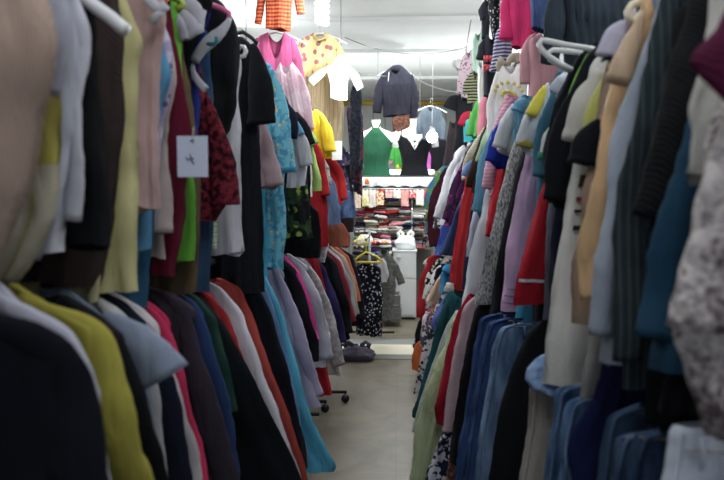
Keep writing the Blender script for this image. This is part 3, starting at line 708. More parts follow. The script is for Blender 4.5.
G('skirt', 'red skirt hem showing under the pale grey lilac blouse', 'skirt', LL, -1, 3.88,
  [(300,262),(314,300),(324,350),(332,395)], C(190,30,38))
G('coat', 'silver grey crinkled coat with dark underside', 'coat', LL, -1, 4.08,
  [(298,252),(318,272),(331,305),(341,345),(347,374)], C(158,154,156,'lace',(190,188,190)), sl='long', slr=.05)
G('shirt', 'red checked shirt top just right of the black and white jackets', 'shirt', LL, -1, 4.22,
  [(302,250),(318,260),(326,290)], C(190,44,50))
G('coat', 'deep purple coat halfway down the left aisle', 'coat', LL, -1, 4.38,
  [(310,250),(326,268),(337,298),(345,330),(348,350)], C(48,38,92), sl='long')
G('coat', 'long black coat with pale lining after the deep purple coat', 'coat', LL, -1, 4.68,
  [(318,247),(337,262),(347,296),(353,325),(355,340)], C(22,24,28), sl='long')
G('jacket', 'wine red jacket edge beside pale and grey coats, left aisle', 'jacket', LL, -1, 4.88,
  [(324,247),(340,260),(350,290),(356,322)], C(140,34,52))
G('coat', 'pale blue grey coat with red edged neighbour, left aisle', 'coat', LL, -1, 5.00,
  [(326,246),(343,260),(352,286),(358,322)], C(160,168,180), sl='long')
G('coat', 'beige trench coat near the dotted black dress', 'coat', LL, -1, 5.16,
  [(330,245),(347,258),(355,284),(361,320)], C(184,164,136), sl='long')
G('jacket', 'coral jacket edge just left of the dotted black dress', 'jacket', LL, -1, 5.34,
  [(334,244),(349,256),(356,278),(361,300)], C(206,104,80))
G('coat', 'black coat behind the coral jacket at the far left rack', 'coat', LL, -1, 5.6,
  [(338,246),(354,256),(361,285),(366,325)], C(24,26,32), sl='long')
FG('dress', 'long black dress with white dots under the yellow hanger', 'dress', 'clothes on the far low rail', 6.3,
   [(362,262),(354,268),(354,300),(356,334)], [(371,262),(381,268),(383,300),(382,336)], C(20,22,34,'dots',(214,216,224),None,1.5), th=.12, amp=.02)
FG('shirt', 'small white shirt sleeve piece beside the long dotted dress', 'shirt', 'clothes on the far low rail', 6.5,
   [(379,258),(377,262),(378,275),(381,282)], [(382,257),(386,262),(389,275),(387,282)], C(222,224,230))
FG('coat', 'grey green long coat right of the dotted black dress', 'coat', 'clothes on the far low rail', 6.7,
   [(380,250),(376,258),(378,290),(380,320)], [(388,250),(394,262),(396,285),(392,318)], C(96,98,96,'lace',(130,128,122)), th=.12,
   sleeves=(([(390,256),(396,268),(402,284)],.04,.035),))
def yhang():
    root = empty('coat_hanger', P(366, 262, 6.15)); tag(root, 'yellow plastic hanger holding the long dotted black dress', 'hanger')
    Ym = solid((226, 204, 70), .4)
    mb = MB(); mb.tube([P(355,261.5,6.15), P(357,258,6.15), P(366,252,6.15), P(376,256,6.15), P(383,261,6.15), P(382,262.5,6.15), P(356,262,6.15)], .009, 8); mb.build('arms', Ym, root)
    h = MB(); h.tube([P(366,252,6.15), P(366,246,6.15), P(368,243,6.15), P(366,240,6.15)], .005, 6); h.build('hook', Ym, root)
yhang()
def bag(name, label, px, py, Y, w, h, d, mat, cat='bag', handles=True, seed=1):
    c = P(px, py, Y); z0 = c.z; V = []; n = 18; m = 24; rnd = random.Random(seed)
    for i in range(n + 1):
        v = i / n; prof = (1 - (1 - min(1, v * 4)) ** 2 * .45) * (1 - .5 * max(0, v - .55) ** 1.2 / .45)
        for k in range(m):
            a = 2 * math.pi * k / m
            q = 1 + .22 * noise.noise(Vector((math.cos(a) * 2 + seed, math.sin(a) * 2, v * 3)))
            V.append((c.x + w / 2 * prof * q * math.copysign(abs(math.cos(a)) ** .7, math.cos(a)), Y + d / 2 * prof * q * math.copysign(abs(math.sin(a)) ** .7, math.sin(a)), z0 + h * v * (1 + .06 * noise.noise(Vector((a, seed, 0))))))
    Fc = [(i * m + k, i * m + (k + 1) % m, (i + 1) * m + (k + 1) % m, (i + 1) * m + k) for i in range(n) for k in range(m)]
    Fc.append(tuple(range(m))[::-1]); Fc.append(tuple(n * m + k for k in range(m)))
    root = empty(name, Vector((c.x, Y, z0))); tag(root, label, cat)
    mesh('sack', V, Fc, mat, root)
    if handles:
        for s in (-1, 1):
            b = MB(); b.tube([(c.x + s * w * .30, Y, z0 + h * .85), (c.x + s * w * .36, Y, z0 + h * 1.15), (c.x + s * w * .26, Y, z0 + h * 1.32), (c.x + s * w * .14, Y, z0 + h * 1.12), (c.x + s * w * .16, Y, z0 + h * .85)], [.02, .022, .018, .02, .02], 8, flat=.5); b.build('handle', mat, root)
    return root
bag('handbag', 'crumpled greyish purple bag lying on the floor below the left racks', 357, 361, 6.1, .30, .13, .2, fab((92, 84, 104), 'satin'), handles=True, seed=5)
# ================= upper right rail (near to far)
TR = 1.88
G('sweater', 'burgundy knitted sweater shoulder at the top right corner', 'sweater', UR, 1, .88,
  [(742,-30),(716,28),(695,50),(690,64),(698,78),(712,92),(730,106)], C(92,22,58,'knit'), th=.07, amp=.01)
G('sweater', 'chunky cream and grey cable knit sweater, nearest garment on the right', 'sweater', UR, 1, .97,
  [(748,60),(722,100),(706,130),(698,160),(693,205),(688,262),(674,305),(664,330),(676,360),(688,395),(702,430)], C(206,196,192,'cable',(96,82,88)), ztop=None, th=.09, amp=.02,
  extra_sleeves=(([(740,110),(728,160),(722,220),(712,290),(706,330)],.055,.06,None,-.06),))
G('blouse', 'cream white blouse strip above the teal sweatshirt, top right', 'blouse', UR, 1, 1.06,
  [(712,-30),(706,20),(699,70),(684,112),(690,130),(680,180)], C(216,212,202), ztop=TR)
G('sweatshirt', 'teal blue sweatshirt with thick wrinkled sleeve on the right', 'sweatshirt', UR, 1, 1.13,
  [(712,60),(698,95),(682,150),(662,205),(648,250),(641,300),(631,340),(622,368)], C(30,70,98), ztop=TR, th=.08, sl='long', slr=.045)
G('coat', 'fluffy black coat hanging behind the teal sweatshirt', 'coat', UR, 1, 1.21,
  [(690,-20),(672,50),(652,120),(640,175),(624,235),(640,262),(652,330),(655,400)], C(24,26,28,'knit'), ztop=TR, th=.08, sl='mid', slr=.05)
G('coat', 'dark grey pinstriped long coat, right side', 'coat', UR, 1, 1.29,
  [(664,-40),(650,10),(641,55),(634,100),(622,170),(613,250),(608,320),(606,392)], C(38,48,52,'pinstripe',(66,78,84),None,2.4), ztop=TR, th=.07, sl='long', slr=.04)
G('trousers', 'black trousers hanging below the dark pinstriped coat', 'trousers', UR, 1, 1.24,
  [(660,240),(650,300),(646,360),(645,425)], C(18,20,24), ztop=TR)
G('coat', 'pale blue grey long coat right of the peach satin blouse', 'coat', UR, 1, 1.37,
  [(654,-20),(645,28),(632,62),(619,110),(606,170),(598,230),(591,290),(586,366)], C(168,178,194), ztop=TR, sl='long', slr=.035)
G('blouse', 'peach satin long sleeved blouse, right side', 'blouse', UR, 1, 1.46,
  [(646,-10),(634,20),(623,55),(613,80),(605,110),(598,150),(592,190),(580,230),(575,262),(579,300),(584,326)], C(226,180,128,'satin'), ztop=TR, sl='long', slr=.035,
  extra_sleeves=(([(644,10),(634,40),(624,66),(619,84)],.014,.027,C(208,176,142,'satin'),-.07),))
G('blouse', 'white lilac cap sleeved blouse under the cream hanger, right', 'blouse', UR, 1, 1.54,
  [(634,4),(622,18),(608,35),(603,50),(610,64),(606,90)], C(206,202,224), ztop=None, th=.07, extra_sleeves=(([(624,22),(614,38),(608,58)],.035,.04,None,-.03),([(601,62),(606,56),(612,58),(614,66),(608,72)],.007,.007,NAVY,-.07)))
G('trousers', 'light tan long trousers left of the peach satin blouse', 'trousers', UR, 1, 1.62,
  [(604,80),(596,120),(589,165),(581,210),(574,260),(571,325)], C(176,146,122), ztop=TR)
G('t_shirt', 'yellow green t-shirt with ruffled sleeve edge, right side', 't-shirt', UR, 1, 1.69,
  [(612,55),(602,80),(594,115),(586,140),(590,162)], C(198,198,104), ztop=TR, extra_sleeves=(([(604,80),(596,110),(590,152)],.022,.034,None,-.03),))
G('blouse', 'cream grey loose sleeved blouse behind the yellow green t-shirt', 'blouse', UR, 1, 1.76,
  [(604,60),(592,85),(580,115),(573,135),(582,155)], C(206,200,190), ztop=TR, extra_sleeves=(([(600,70),(586,100),(578,142)],.03,.042,None,-.03),))
G('dress', 'white knitted dress with maroon and brown bands across the middle', 'dress', UR, 1, 1.80,
  [(590,60),(580,120),(573,160),(567,200),(559,245),(551,300),(546,345),(542,382)], C(232,230,222), ztop=TR, th=.06,
  trims=((.40,.415,C(110,40,50)),(.445,.475,C(84,66,50)),(.50,.515,C(160,50,70)),(.535,.545,C(60,44,48)),(.575,.59,C(50,44,52))))
G('t_shirt', 'black t-shirt with folded sleeve in front of the banded white dress', 't-shirt', UR, 1, 1.92,
  [(600,42),(584,58),(570,88),(558,118),(549,155),(546,190),(552,208)], C(20,22,28), ztop=None, th=.08, extra_sleeves=(([(580,80),(566,120),(558,160),(555,200)],.035,.05,None,-.05),([(600,120),(590,140),(584,165)],.03,.045,None,-.3)))
G('trousers', 'navy trousers left of the banded white dress', 'trousers', UR, 1, 2.00,
  [(574,120),(562,170),(556,210),(551,260),(548,320),(545,385)], C(26,34,54), ztop=TR)
G('jacket', 'black jacket with lime green front edge and white lapel', 'jacket', UR, 1, 2.08,
  [(596,40),(584,50),(570,70),(556,98),(547,135),(543,150),(548,200)], C(17,20,28), ztop=None, th=.07,
  extra_sleeves=(([(590,50),(582,66),(574,90),(566,118)],.011,.011,C(120,190,74),-.05),([(598,52),(592,62),(583,78)],.016,.012,WHT,-.05)))
G('sweatpants', 'dark grey sweatpants with pale drawcord cuff, right of the red shorts', 'trousers', UR, 1, 2.28,
  [(562,180),(552,195),(546,215),(545,270),(543,325),(546,346)], C(92,94,108), ztop=TR)
G('t_shirt', 'white t-shirt with green banded sleeve cuff, right side', 't-shirt', UR, 1, 2.18,
  [(564,110),(553,125),(545,142),(542,158),(550,168)], C(214,220,224), ztop=TR, extra_sleeves=(([(560,118),(552,136),(548,160)],.035,.045,None,-.03,C(70,170,130)),))
G('shirt', 'pale grey shirt next to the two empty white hangers', 'shirt', UR, 1, 2.36,
  [(572,64),(560,74),(551,96),(544,115),(541,140),(545,150)], C(200,206,220), ztop=None, sl='short', slr=.04)
G('t_shirt', 'teal t-shirt behind the pale grey shirt', 't-shirt', UR, 1, 2.46,
  [(562,66),(551,82),(544,108),(534,150),(530,190),(522,250)], C(62,116,142), ztop=None, sl='mid', slr=.03)
G('shorts', 'dark red satin shorts with white stripe near the hem', 'shorts', UR, 1, 2.40,
  [(552,165),(541,190),(530,225),(520,258),(514,285),(512,302)], C(182,26,42), ztop=TR, th=.09, amp=.02, trims=((.90,.915,WHT),))
G('trousers', 'bright cyan trousers below the red satin shorts', 'trousers', UR, 1, 2.54,
  [(540,220),(528,262),(518,300),(512,336)], C(66,172,214), ztop=TR)
G('trousers', 'black trousers to the right of the red satin shorts hem', 'trousers', UR, 1, 2.47,
  [(546,240),(536,280),(530,330),(524,362)], C(20,22,28), ztop=TR)
G('t_shirt', 'white t-shirt with yellow edged short sleeve', 't-shirt', UR, 1, 2.62,
  [(548,80),(538,98),(528,122),(521,148),(528,156)], C(224,226,232), ztop=None, extra_sleeves=(([(540,96),(530,124),(524,146)],.035,.045,None,-.03,C(232,214,70)),([(545,86),(538,100),(531,116)],.02,.022,C(236,220,70),-.06)))
G('trousers', 'lilac pink long trousers with striped ends', 'trousers', UR, 1, 2.70,
  [(538,110),(526,150),(516,195),(509,235),(504,270),(502,312)], C(206,166,204), ztop=TR, trims=((.90,.905,C(150,110,150)),(.93,.935,C(150,110,150)),(.96,.965,C(150,110,150))))
G('trousers', 'black jersey trousers between the grey marl and lilac pink trousers', 'trousers', UR, 1, 2.82,
  [(530,130),(516,175),(506,215),(497,260),(488,318),(485,334)], C(22,23,28), ztop=TR)
G('sweatpants', 'long grey marl sweatpants in the middle of the right rail', 'trousers', UR, 1, 2.94,
  [(534,96),(524,112),(511,148),(500,190),(489,238),(479,278),(474,302)], C(92,92,94,'marl',(168,168,170)), th=.08, amp=.018, sl=None)
G('blouse', 'sky blue blouse top between grey marl and white garments', 'blouse', UR, 1, 3.04,
  [(524,92),(513,108),(505,132),(505,150)], C(120,186,220), sl='short', slr=.035)
G('t_shirt', 'white t-shirt with short sleeve left of the grey marl sweatpants', 't-shirt', UR, 1, 3.12,
  [(520,96),(508,114),(500,138),(497,150),(503,154)], C(222,222,224), extra_sleeves=(([(514,104),(505,128),(500,148)],.04,.048,None,-.03),))
G('polo_shirt', 'royal blue polo shirt beside the pink sweater', 'shirt', UR, 1, 3.24,
  [(516,100),(503,118),(494,142),(487,160),(494,168)], C(34,54,182), extra_sleeves=(([(508,112),(498,136),(492,162)],.04,.048,None,-.03),))
G('sweater', 'pink striped sweater with hanging sleeve, right side', 'sweater', UR, 1, 3.36,
  [(508,92),(497,114),(489,145),(481,185),(480,196)], C(222,150,172,'stripe',(236,180,196),None,2), sl='long', slr=.045)
G('trousers', 'long red trousers behind the grey marl sweatpants', 'trousers', UR, 1, 3.30,
  [(508,130),(499,160),(491,200),(485,236)], C(206,36,48), ztop=None)
G('trousers', 'white trousers reaching down to the jeans, right side', 'trousers', UR, 1, 3.46,
  [(496,150),(486,190),(475,230),(466,272),(460,312)], C(210,214,222), ztop=1.82)
G('t_shirt', 'greenish blue t-shirt with wide sleeve, left of the pink striped sweater', 't-shirt', UR, 1, 3.56,
  [(500,118),(490,140),(479,175),(473,202),(478,217)], C(92,152,184), extra_sleeves=(([(494,130),(484,170),(478,212)],.05,.055,None,-.04),))
G('trousers', 'black trousers under the greenish blue t-shirt', 'trousers', UR, 1, 3.66,
  [(496,150),(486,190),(480,230),(474,268)], C(20,22,28), ztop=1.8)
G('trousers', 'lilac grey thin trousers left of the white trousers', 'trousers', UR, 1, 3.76,
  [(488,150),(478,190),(471,220),(465,256)], C(186,184,206), ztop=1.8)
G('t_shirt', 'pale green t-shirt beside the dark brown jacket', 't-shirt', UR, 1, 3.84,
  [(490,122),(481,140),(473,168),(471,190)], C(170,206,166), sl='mid', slr=.035)
G('jacket', 'dark brown jacket with slim sleeve right of the red coat', 'jacket', UR, 1, 3.96,
  [(488,122),(478,140),(468,172),(465,192)], C(60,42,36), sl='long', slr=.035)
G('trousers', 'navy trousers right of the long red coat', 'trousers', UR, 1, 4.04,
  [(484,150),(474,190),(468,230),(462,290)], C(30,36,66), ztop=1.78)
G('coat', 'long bright red coat with blue and white collar, right side', 'coat', UR, 1, 4.16,
  [(474,164),(466,178),(461,205),(454,245),(450,270),(449,290)], C(222,50,56), th=.08, extra_sleeves=(([(474,160),(468,168),(464,176)],.035,.03,C(120,150,210),-.05),([(450,284),(449,292)],.03,.03,C(222,220,204),-.05)))
G('shirt', 'striped shirt in grey, yellow and blue left of the dark brown jacket', 'shirt', UR, 1, 4.30,
  [(484,126),(473,142),(463,165),(460,185)], C(190,190,180,'stripe',(90,110,150),(210,200,110),1.4), sl='long', slr=.035)
G('jeans', 'dark navy jeans beneath the magenta printed tunic', 'jeans', UR, 1, 4.46,
  [(464,190),(454,215),(445,240),(438,254)], C(36,48,84,'denim',(50,66,108)), flatneck=True)
G('tunic', 'black tunic with magenta flower print, right side', 'tunic', UR, 1, 4.62,
  [(474,140),(463,155),(454,180),(445,208),(438,226)], C(34,24,36,'print',(150,40,120),(80,30,80),.8), th=.08, sl='long', slr=.045)
G('trousers', 'pale pink grey trousers behind the magenta printed tunic', 'trousers', UR, 1, 4.54,
  [(466,185),(458,205),(452,228),(447,245)], C(170,150,160), flatneck=True)
G('shirt', 'long white shirt toward the far end of the right rail', 'shirt', UR, 1, 4.95,
  [(464,144),(455,152),(446,172),(438,200),(432,224)], C(230,230,240), th=.09, sl='long', slr=.05)
G('jeans', 'bright blue jeans below the long white shirt', 'jeans', UR, 1, 5.10,
  [(448,212),(442,222),(438,240),(434,254)], C(54,76,168,'denim',(80,110,190)), flatneck=True)
G('dress', 'black and white leaf print dress left of the long white shirt', 'dress', UR, 1, 5.45,
  [(452,160),(444,178),(438,204),(433,228)], C(220,220,222,'print',(30,30,36),(60,60,66),1.1))
G('coat', 'dark maroon coat near the end of the right rail', 'coat', UR, 1, 5.8,
  [(446,166),(438,178),(430,196),(427,215),(428,240),(433,254)], C(70,22,38), th=.08, sl='long')
G('scarf', 'yellow blue and green scarf like top above the maroon coat', 'top', UR, 1, 6.2,
  [(448,160),(438,170),(428,186),(424,200),(423,208)], C(80,140,190,'print',(220,200,60),(90,170,90),.9))
for lb, Y, o, m in (
  ('multicoloured patterned top past the maroon coat, far right rail', 6.6, [(440,172),(430,186),(424,205),(421,220)], C(180,190,190,'print',(40,50,60),(120,150,60),1)),
  ('grey blue top past the multicoloured one, far right rail', 7.0, [(438,176),(429,190),(423,212),(420,232)], C(110,130,150)),
  ('black and pale checked top, farthest on the right rail', 7.4, [(436,184),(428,198),(422,216),(419,246)], C(40,44,52,'print',(190,170,170),None,1.3))):
    G('blouse', lb, 'top', UR, 1, Y, o, m, sl='short')
G('sweater', 'light grey ribbed sweater whose cuff hangs lowest beside the navy shirt', 'sweater', UR, 1, 1.57,
  [(606,240),(596,290),(585,330),(578,360),(576,392)], C(184,184,178,'rib'), ztop=TR, wide=.2)
loop_hanger('cream plastic hanger at the neck of the peach satin blouse', [(664,-14),(646,-2),(632,5),(628,12),(629,18),(634,22),(644,12),(652,2)], 1.50, .0085, solid((226, 214, 186), .4))
loop_hanger('empty white plastic hanger, upper of the two beside the black jacket', [(600,51),(586,48),(566,45),(548,41),(542,40),(539,44),(541,49),(548,56),(560,64),(572,70)], 2.02, .008, WHITEPL)
loop_hanger('empty white plastic hanger, lower of the two beside the black jacket', [(598,55),(584,53),(566,51),(553,50),(548,53),(550,59),(558,65),(570,71),(584,77)], 2.09, .008, WHITEPL)
# ================= high right
FG('hoodie', 'dark slate hooded sweatshirt hung high right, largest of the high garments', 'hoodie', HR, 2.75,
   [(578,-60),(560,-30),(562,40),(566,90)], [(606,-60),(640,-30),(636,40),(630,92)], C(44,56,66,'rib'), th=.10, amp=.02, sleeves=(([(562,-20),(556,20),(549,64)],.05,.035),))
FG('jacket', 'denim blue jacket hung high, left of the dark slate hoodie', 'jacket', HR, 3.15,
   [(542,-60),(529,-40),(530,0),(531,28)], [(556,-60),(566,-40),(562,0),(558,36)], C(58,78,126,'denim',(82,104,150)), sleeves=(([(562,-40),(562,0),(560,30)],.035,.03,C(60,92,150,'lace',(100,140,190))),))
FG('hoodie', 'dusty pink hooded sweatshirt hung beside the printed white one', 'hoodie', HR, 3.25,
   [(541,32),(527,40),(528,70),(527,98)], [(550,34),(558,46),(556,80),(553,112)], C(226,162,170), th=.09, sleeves=(([(536,34),(529,40),(526,54),(526,84)],.028,.03),([(553,44),(556,70),(554,100)],.035,.03)))
FG('t_shirt', 'hot pink t-shirt hung high on the right', 't-shirt', HR, 3.55,
   [(514,-24),(506,-14),(508,16),(511,47)], [(528,-24),(532,-14),(531,16),(530,50)], C(236,50,116), th=.08, sleeves=(([(510,-14),(507,10),(506,40)],.036,.04),([(530,-10),(531,10),(531,34)],.03,.03)), hang=('dark hanger in the neck of the hot pink t-shirt', BLACKPL))
def motif(root, xc, Y, E, R):
    # curved gold leaf motif
    mb = MB()
    for k in range(14):
        a = math.pi * (.05 + .9 * (k % 7) / 6); ring = k // 7; rr = 13 - 7 * ring
        cx, cy = 509, 94
        x = cx + rr * math.cos(a) * 1.0; y = cy - rr * .75 * math.sin(a) + 4 * ring
        p = P(x, y, Y - .062); q = P(x + 3.0 * math.cos(a + .9), y - 4.2, Y - .062)
        mb.tube([p, p.lerp(q, .5), q], [.003, .011, .003], 6, flat=.15)
    mb.build('leaf_motif', solid((196, 184, 90), .6), root)
FG('sweatshirt', 'white zipped sweatshirt with gold leaf print and beige hood lining', 'sweatshirt', HR, 3.72,
   [(502,62),(495,74),(491,110),(489,180)], [(518,60),(528,70),(526,120),(520,180)], C(236,236,234), th=.09, amp=.006,
   sleeves=(([(498,72),(494,100),(492,150)],.035,.03),([(500,74),(498,66),(501,60),(504,66)],.022,.02,C(176,170,150)),([(506,66),(510,58),(518,56),(519,63)],.024,.022,C(176,170,150))), details=motif)
FG('blouse', 'purple grey zigzag striped top hung high beside the hot pink t-shirt', 'top', HR, 3.9,
   [(501,26),(496,32),(493,55),(489,72)], [(509,26),(513,32),(512,50),(510,68)], C(64,62,86,'stripe',(160,160,186),None,1.8), th=.08)
FG('blouse', 'pale grey striped shirt hung at the top left of the hot pink t-shirt', 'shirt', HR, 3.98,
   [(503,-20),(500,-12),(500,15),(498,38)], [(510,-20),(514,-12),(512,14),(508,34)], C(170,168,174,'stripe',(120,116,124),None,1.6))
def words(root, xc, Y, E, R):
    # illegible block lettering of the print: two rows of coral strokes
    mb = MB(); m_ = solid((206, 74, 84), .6)
    rows = (("HHK", 55.5, 484.5), ("KNI", 64.5, 484))
    G_ = {'H': [((0, 0), (0, 1)), ((1, 0), (1, 1)), ((0, .5), (1, .5))], 'K': [((0, 0), (0, 1)), ((0, .5), (1, 0)), ((0, .5), (1, 1))], 'N': [((0, 0), (0, 1)), ((0, 0), (1, 1)), ((1, 1), (1, 0))], 'I': [((.5, 0), (.5, 1))]}
    for s, y0, x0 in rows:
        for i, ch in enumerate(s):
            for a, b in G_[ch]:
                mb.tube([P(x0 + i * 3.2 + a[0] * 2.3, y0 + a[1] * 6.5, Y - .056), P(x0 + i * 3.2 + b[0] * 2.3, y0 + b[1] * 6.5, Y - .056)], .005, 5)
    mb.build('print', m_, root)
FG('t_shirt', 'black t-shirt with coral red block print hung on the right', 't-shirt', HR, 4.2,
   [(488,34),(483,42),(483,66),(484,96)], [(496,34),(499,42),(498,66),(494,98)], C(44,46,54), th=.08, amp=.005, sleeves=(([(486,38),(483,48),(481,60)],.03,.035),), details=words)
FG('dress', 'black speckled sequin top at the top of the right side', 'top', HR, 4.15,
   [(494,-30),(489,-20),(488,10),(492,38)], [(502,-30),(508,-20),(505,10),(498,40)], C(24,24,28,'dots',(150,150,156),None,2.4), th=.08)
FG('jacket', 'black jacket sleeve piece left of the speckled sequin top', 'jacket', HR, 4.5,
   [(485,-4),(483,4),(481,20),(482,38)], [(490,-4),(493,4),(490,24),(488,40)], C(44,46,54), sleeves=(([(485,2),(484,10),(487,18)],.035,.04),))
FG('shirt', 'mint green thin shirt hung high near the ceiling cord', 'shirt', HR, 5.0,
   [(475,34),(472,40),(472,55),(473,72)], [(481,28),(484,36),(483,55),(481,74)], C(172,204,184))
FG('blouse', 'pale lilac blouse with small dark dots hung high right', 'blouse', HR, 5.5,
   [(466,50),(463,58),(462,76),(461,98)], [(471,48),(473,56),(472,76),(469,98)], C(186,162,172,'dots',(110,80,96),None,2), sleeves=(([(464,56),(462,76),(460,94)],.035,.03),))
FG('t_shirt', 'black t-shirt with yellow and grey wavy stripes hung on the right', 't-shirt', HR, 5.2,
   [(472,70),(468,76),(468,90),(467,104)], [(478,69),(480,76),(479,90),(477,102)], C(36,40,42,'stripe',(190,186,90),(120,124,124),1.6), sleeves=(([(470,76),(468,84),(467,94)],.03,.03),))
FG('blouse', 'white narrow blouse between wavy striped and coral printed t-shirts', 'blouse', HR, 4.75,
   [(479,60),(478,70),(478,85),(478,104)], [(482,58),(485,68),(484,85),(483,102)], C(222,222,216))
FG('cap', 'small white cap hanging high by the dotted lilac blouse', 'cap', HR, 5.9,
   [(454,60),(452,63),(453,66),(457,69)], [(458,58),(464,62),(464,68),(460,72)], C(226,226,224), dip=.01)
FG('t_shirt', 'plain green t-shirt hung in the middle of the right side', 't-shirt', HR, 4.9,
   [(484,94),(476,103),(473,125),(472,138)], [(489,90),(495,100),(494,120),(492,135)], C(88,190,84), th=.09, sleeves=(([(480,99),(475,115),(472,136)],.04,.035),))
FG('dress', 'rose pink long top beside the plain green t-shirt', 'top', HR, 4.55,
   [(485,94),(479,104),(477,125),(477,140)], [(492,92),(499,104),(498,124),(494,144)], C(216,122,142), th=.08)
FG('t_shirt', 'turquoise t-shirt with red shoulders low on the right side', 't-shirt', HR, 5.3,
   [(470,114),(464,120),(463,130),(464,142)], [(475,113),(479,118),(478,130),(476,141)], C(70,190,206), th=.08, sleeves=(([(474,114),(466,116),(462,126)],.045,.04,C(206,40,70)),))
FG('dress', 'black short sleeved dress hanging against the ceiling on the right', 'dress', HR, 5.6,
   [(460,93),(455,99),(456,125),(453,152)], [(468,92),(474,98),(470,125),(466,150)], C(36,38,42), th=.10, sleeves=(([(458,96),(453,101),(450,109)],.05,.055),))
FG('trousers', 'dark brown grey trousers behind the black short sleeved dress', 'trousers', HR, 6.2,
   [(450,120),(449,126),(446,145),(443,165)], [(457,120),(460,126),(456,145),(452,165)], C(78,68,74))
# ================= lower right rack
G('trousers', 'white trousers at the bottom right corner', 'trousers', LR, 1, 1.04,
  [(672,424),(666,430),(663,460),(656,500),(652,600)], C(206,212,226), flatneck=True, waist=C(214,220,234), th=.08)
G('shirt', 'black shirt filling the dark gap above the folded jeans', 'shirt', LR, 1, 1.12,
  [(700,340),(672,352),(662,390),(660,416)], C(16,16,22), wide=.3)
JD = ((26, 44, 70), 'denim', (70, 96, 132)); JL = ((58, 88, 128), 'denim', (116, 148, 186))
def J(lb, Y, o, c, **k): return G('jeans', lb, 'jeans', LR, 1, Y, o, fab(*c), flatneck=True, waist=fab(*c), **k)
J('dark blue jeans nearest the white trousers, bottom right', 1.20, [(654,430),(634,433),(628,462),(622,510),(618,600)], JD, th=.06)
J('grey blue jeans second left of the white trousers, bottom right', 1.28, [(640,432),(616,436),(610,462),(606,510),(600,600)], ((34,54,82),'denim',(86,112,146)), th=.06)
J('folded denim jeans with high curved waistband below the navy shirt', 1.36, [(634,404),(606,414),(599,448),(592,490),(588,600)], JD, th=.07)
G('shirt', 'navy blue shirt hanging deep between two groups of jeans, right', 'shirt', LR, 1, 1.47,
  [(618,350),(602,362),(590,398),(572,425),(564,450),(570,482),(576,560)], C(22,28,72), th=.07)
J('light blue jeans left of the navy shirt, lower right', 1.56, [(596,394),(568,401),(561,430),(557,470),(550,540),(548,620)], JL, th=.06)
J('mid blue jeans with stitched waistband, lower right', 1.65, [(588,382),(556,388),(550,420),(545,460),(538,520),(534,600)], ((38,62,98),'denim',(96,128,166)), th=.07)
G('shorts', 'crumpled pale denim shorts on top of the beige trousers', 'shorts', LR, 1, 1.87,
  [(548,352),(534,356),(524,366),(522,376),(530,388)], C(70,104,166,'denim',(150,180,220)), flatneck=True, th=.10, amp=.03)
G('trousers', 'beige corduroy trousers on the lower right rack', 'trousers', LR, 1, 1.90,
  [(556,374),(532,378),(528,410),(524,440),(518,480),(514,540)], C(178,170,162,'rib'), flatneck=True, waist=C(180,170,160), th=.08)
G('trousers', 'black wide trousers right of the blue jeans row', 'trousers', LR, 1, 2.18,
  [(540,320),(526,332),(512,365),(500,400),(492,440),(486,500),(482,560)], C(20,22,27), flatneck=True, th=.09, amp=.02)
J('faded blue jeans directly left of the black wide trousers', 2.40, [(518,322),(499,327),(493,350),(486,395),(478,440),(472,500)], ((50,78,118),'denim',(112,142,178)), th=.08)
J('dark indigo jeans in the middle of the lower right rack', 2.56, [(508,317),(488,322),(481,350),(474,400),(466,450),(460,500)], ((22,40,78),'denim',(54,82,134)), th=.09)
J('deep blue jeans right of the black slim trousers', 2.72, [(500,312),(479,317),(472,360),(464,410),(456,460),(450,500)], ((28,50,94),'denim',(62,94,150)), th=.08)
G('trousers', 'black slim trousers beside the pale pink trousers', 'trousers', LR, 1, 2.95,
  [(486,296),(475,308),(466,345),(458,390),(452,430),(450,462)], C(22,22,26), flatneck=True, th=.08)
G('trousers', 'pale pink trousers with squared hem on the lower right rack', 'trousers', LR, 1, 3.14,
  [(478,292),(464,305),(455,345),(448,385),(443,420),(442,432)], C(210,178,186), flatneck=True, th=.08, amp=.02)
G('dress', 'navy and white leaf print skirt hanging at floor level, lower right', 'skirt', LR, 1, 3.22,
  [(464,380),(452,405),(440,440),(428,470),(422,500)], C(28,34,60,'print',(206,210,226),None,1.2))
G('dress', 'brown floral skirt beside the navy leaf print skirt', 'skirt', LR, 1, 3.08,
  [(470,400),(456,430),(448,460),(444,490)], C(84,58,52,'print',(40,30,40),(150,110,90),1))
G('jacket', 'deep red jacket with pointed hem left of the pale pink trousers', 'jacket', LR, 1, 3.32,
  [(470,292),(457,312),(447,350),(440,385),(434,408),(438,424)], C(178,22,44), th=.08)
G('coat', 'pale green padded coat bulging into the aisle, lower right', 'coat', LR, 1, 3.52,
  [(460,308),(448,325),(436,360),(424,400),(414,440),(409,475),(408,496)], C(196,212,160,'satin'), th=.12, amp=.03, sl='long', slr=.06)
G('coat', 'greyish white lining coat just left above the pale green padded coat', 'coat', LR, 1, 3.68,
  [(458,308),(446,326),(434,360),(420,400),(412,432)], C(188,194,184,'satin'), th=.09)
G('coat', 'dark teal long coat leaning into the aisle', 'coat', LR, 1, 4.10,
  [(452,288),(440,305),(432,345),(422,385),(413,410),(410,424),(414,430)], C(34,88,94), th=.10, sl='long', slr=.05)
far = 'mixed clothes on the far low right rail'
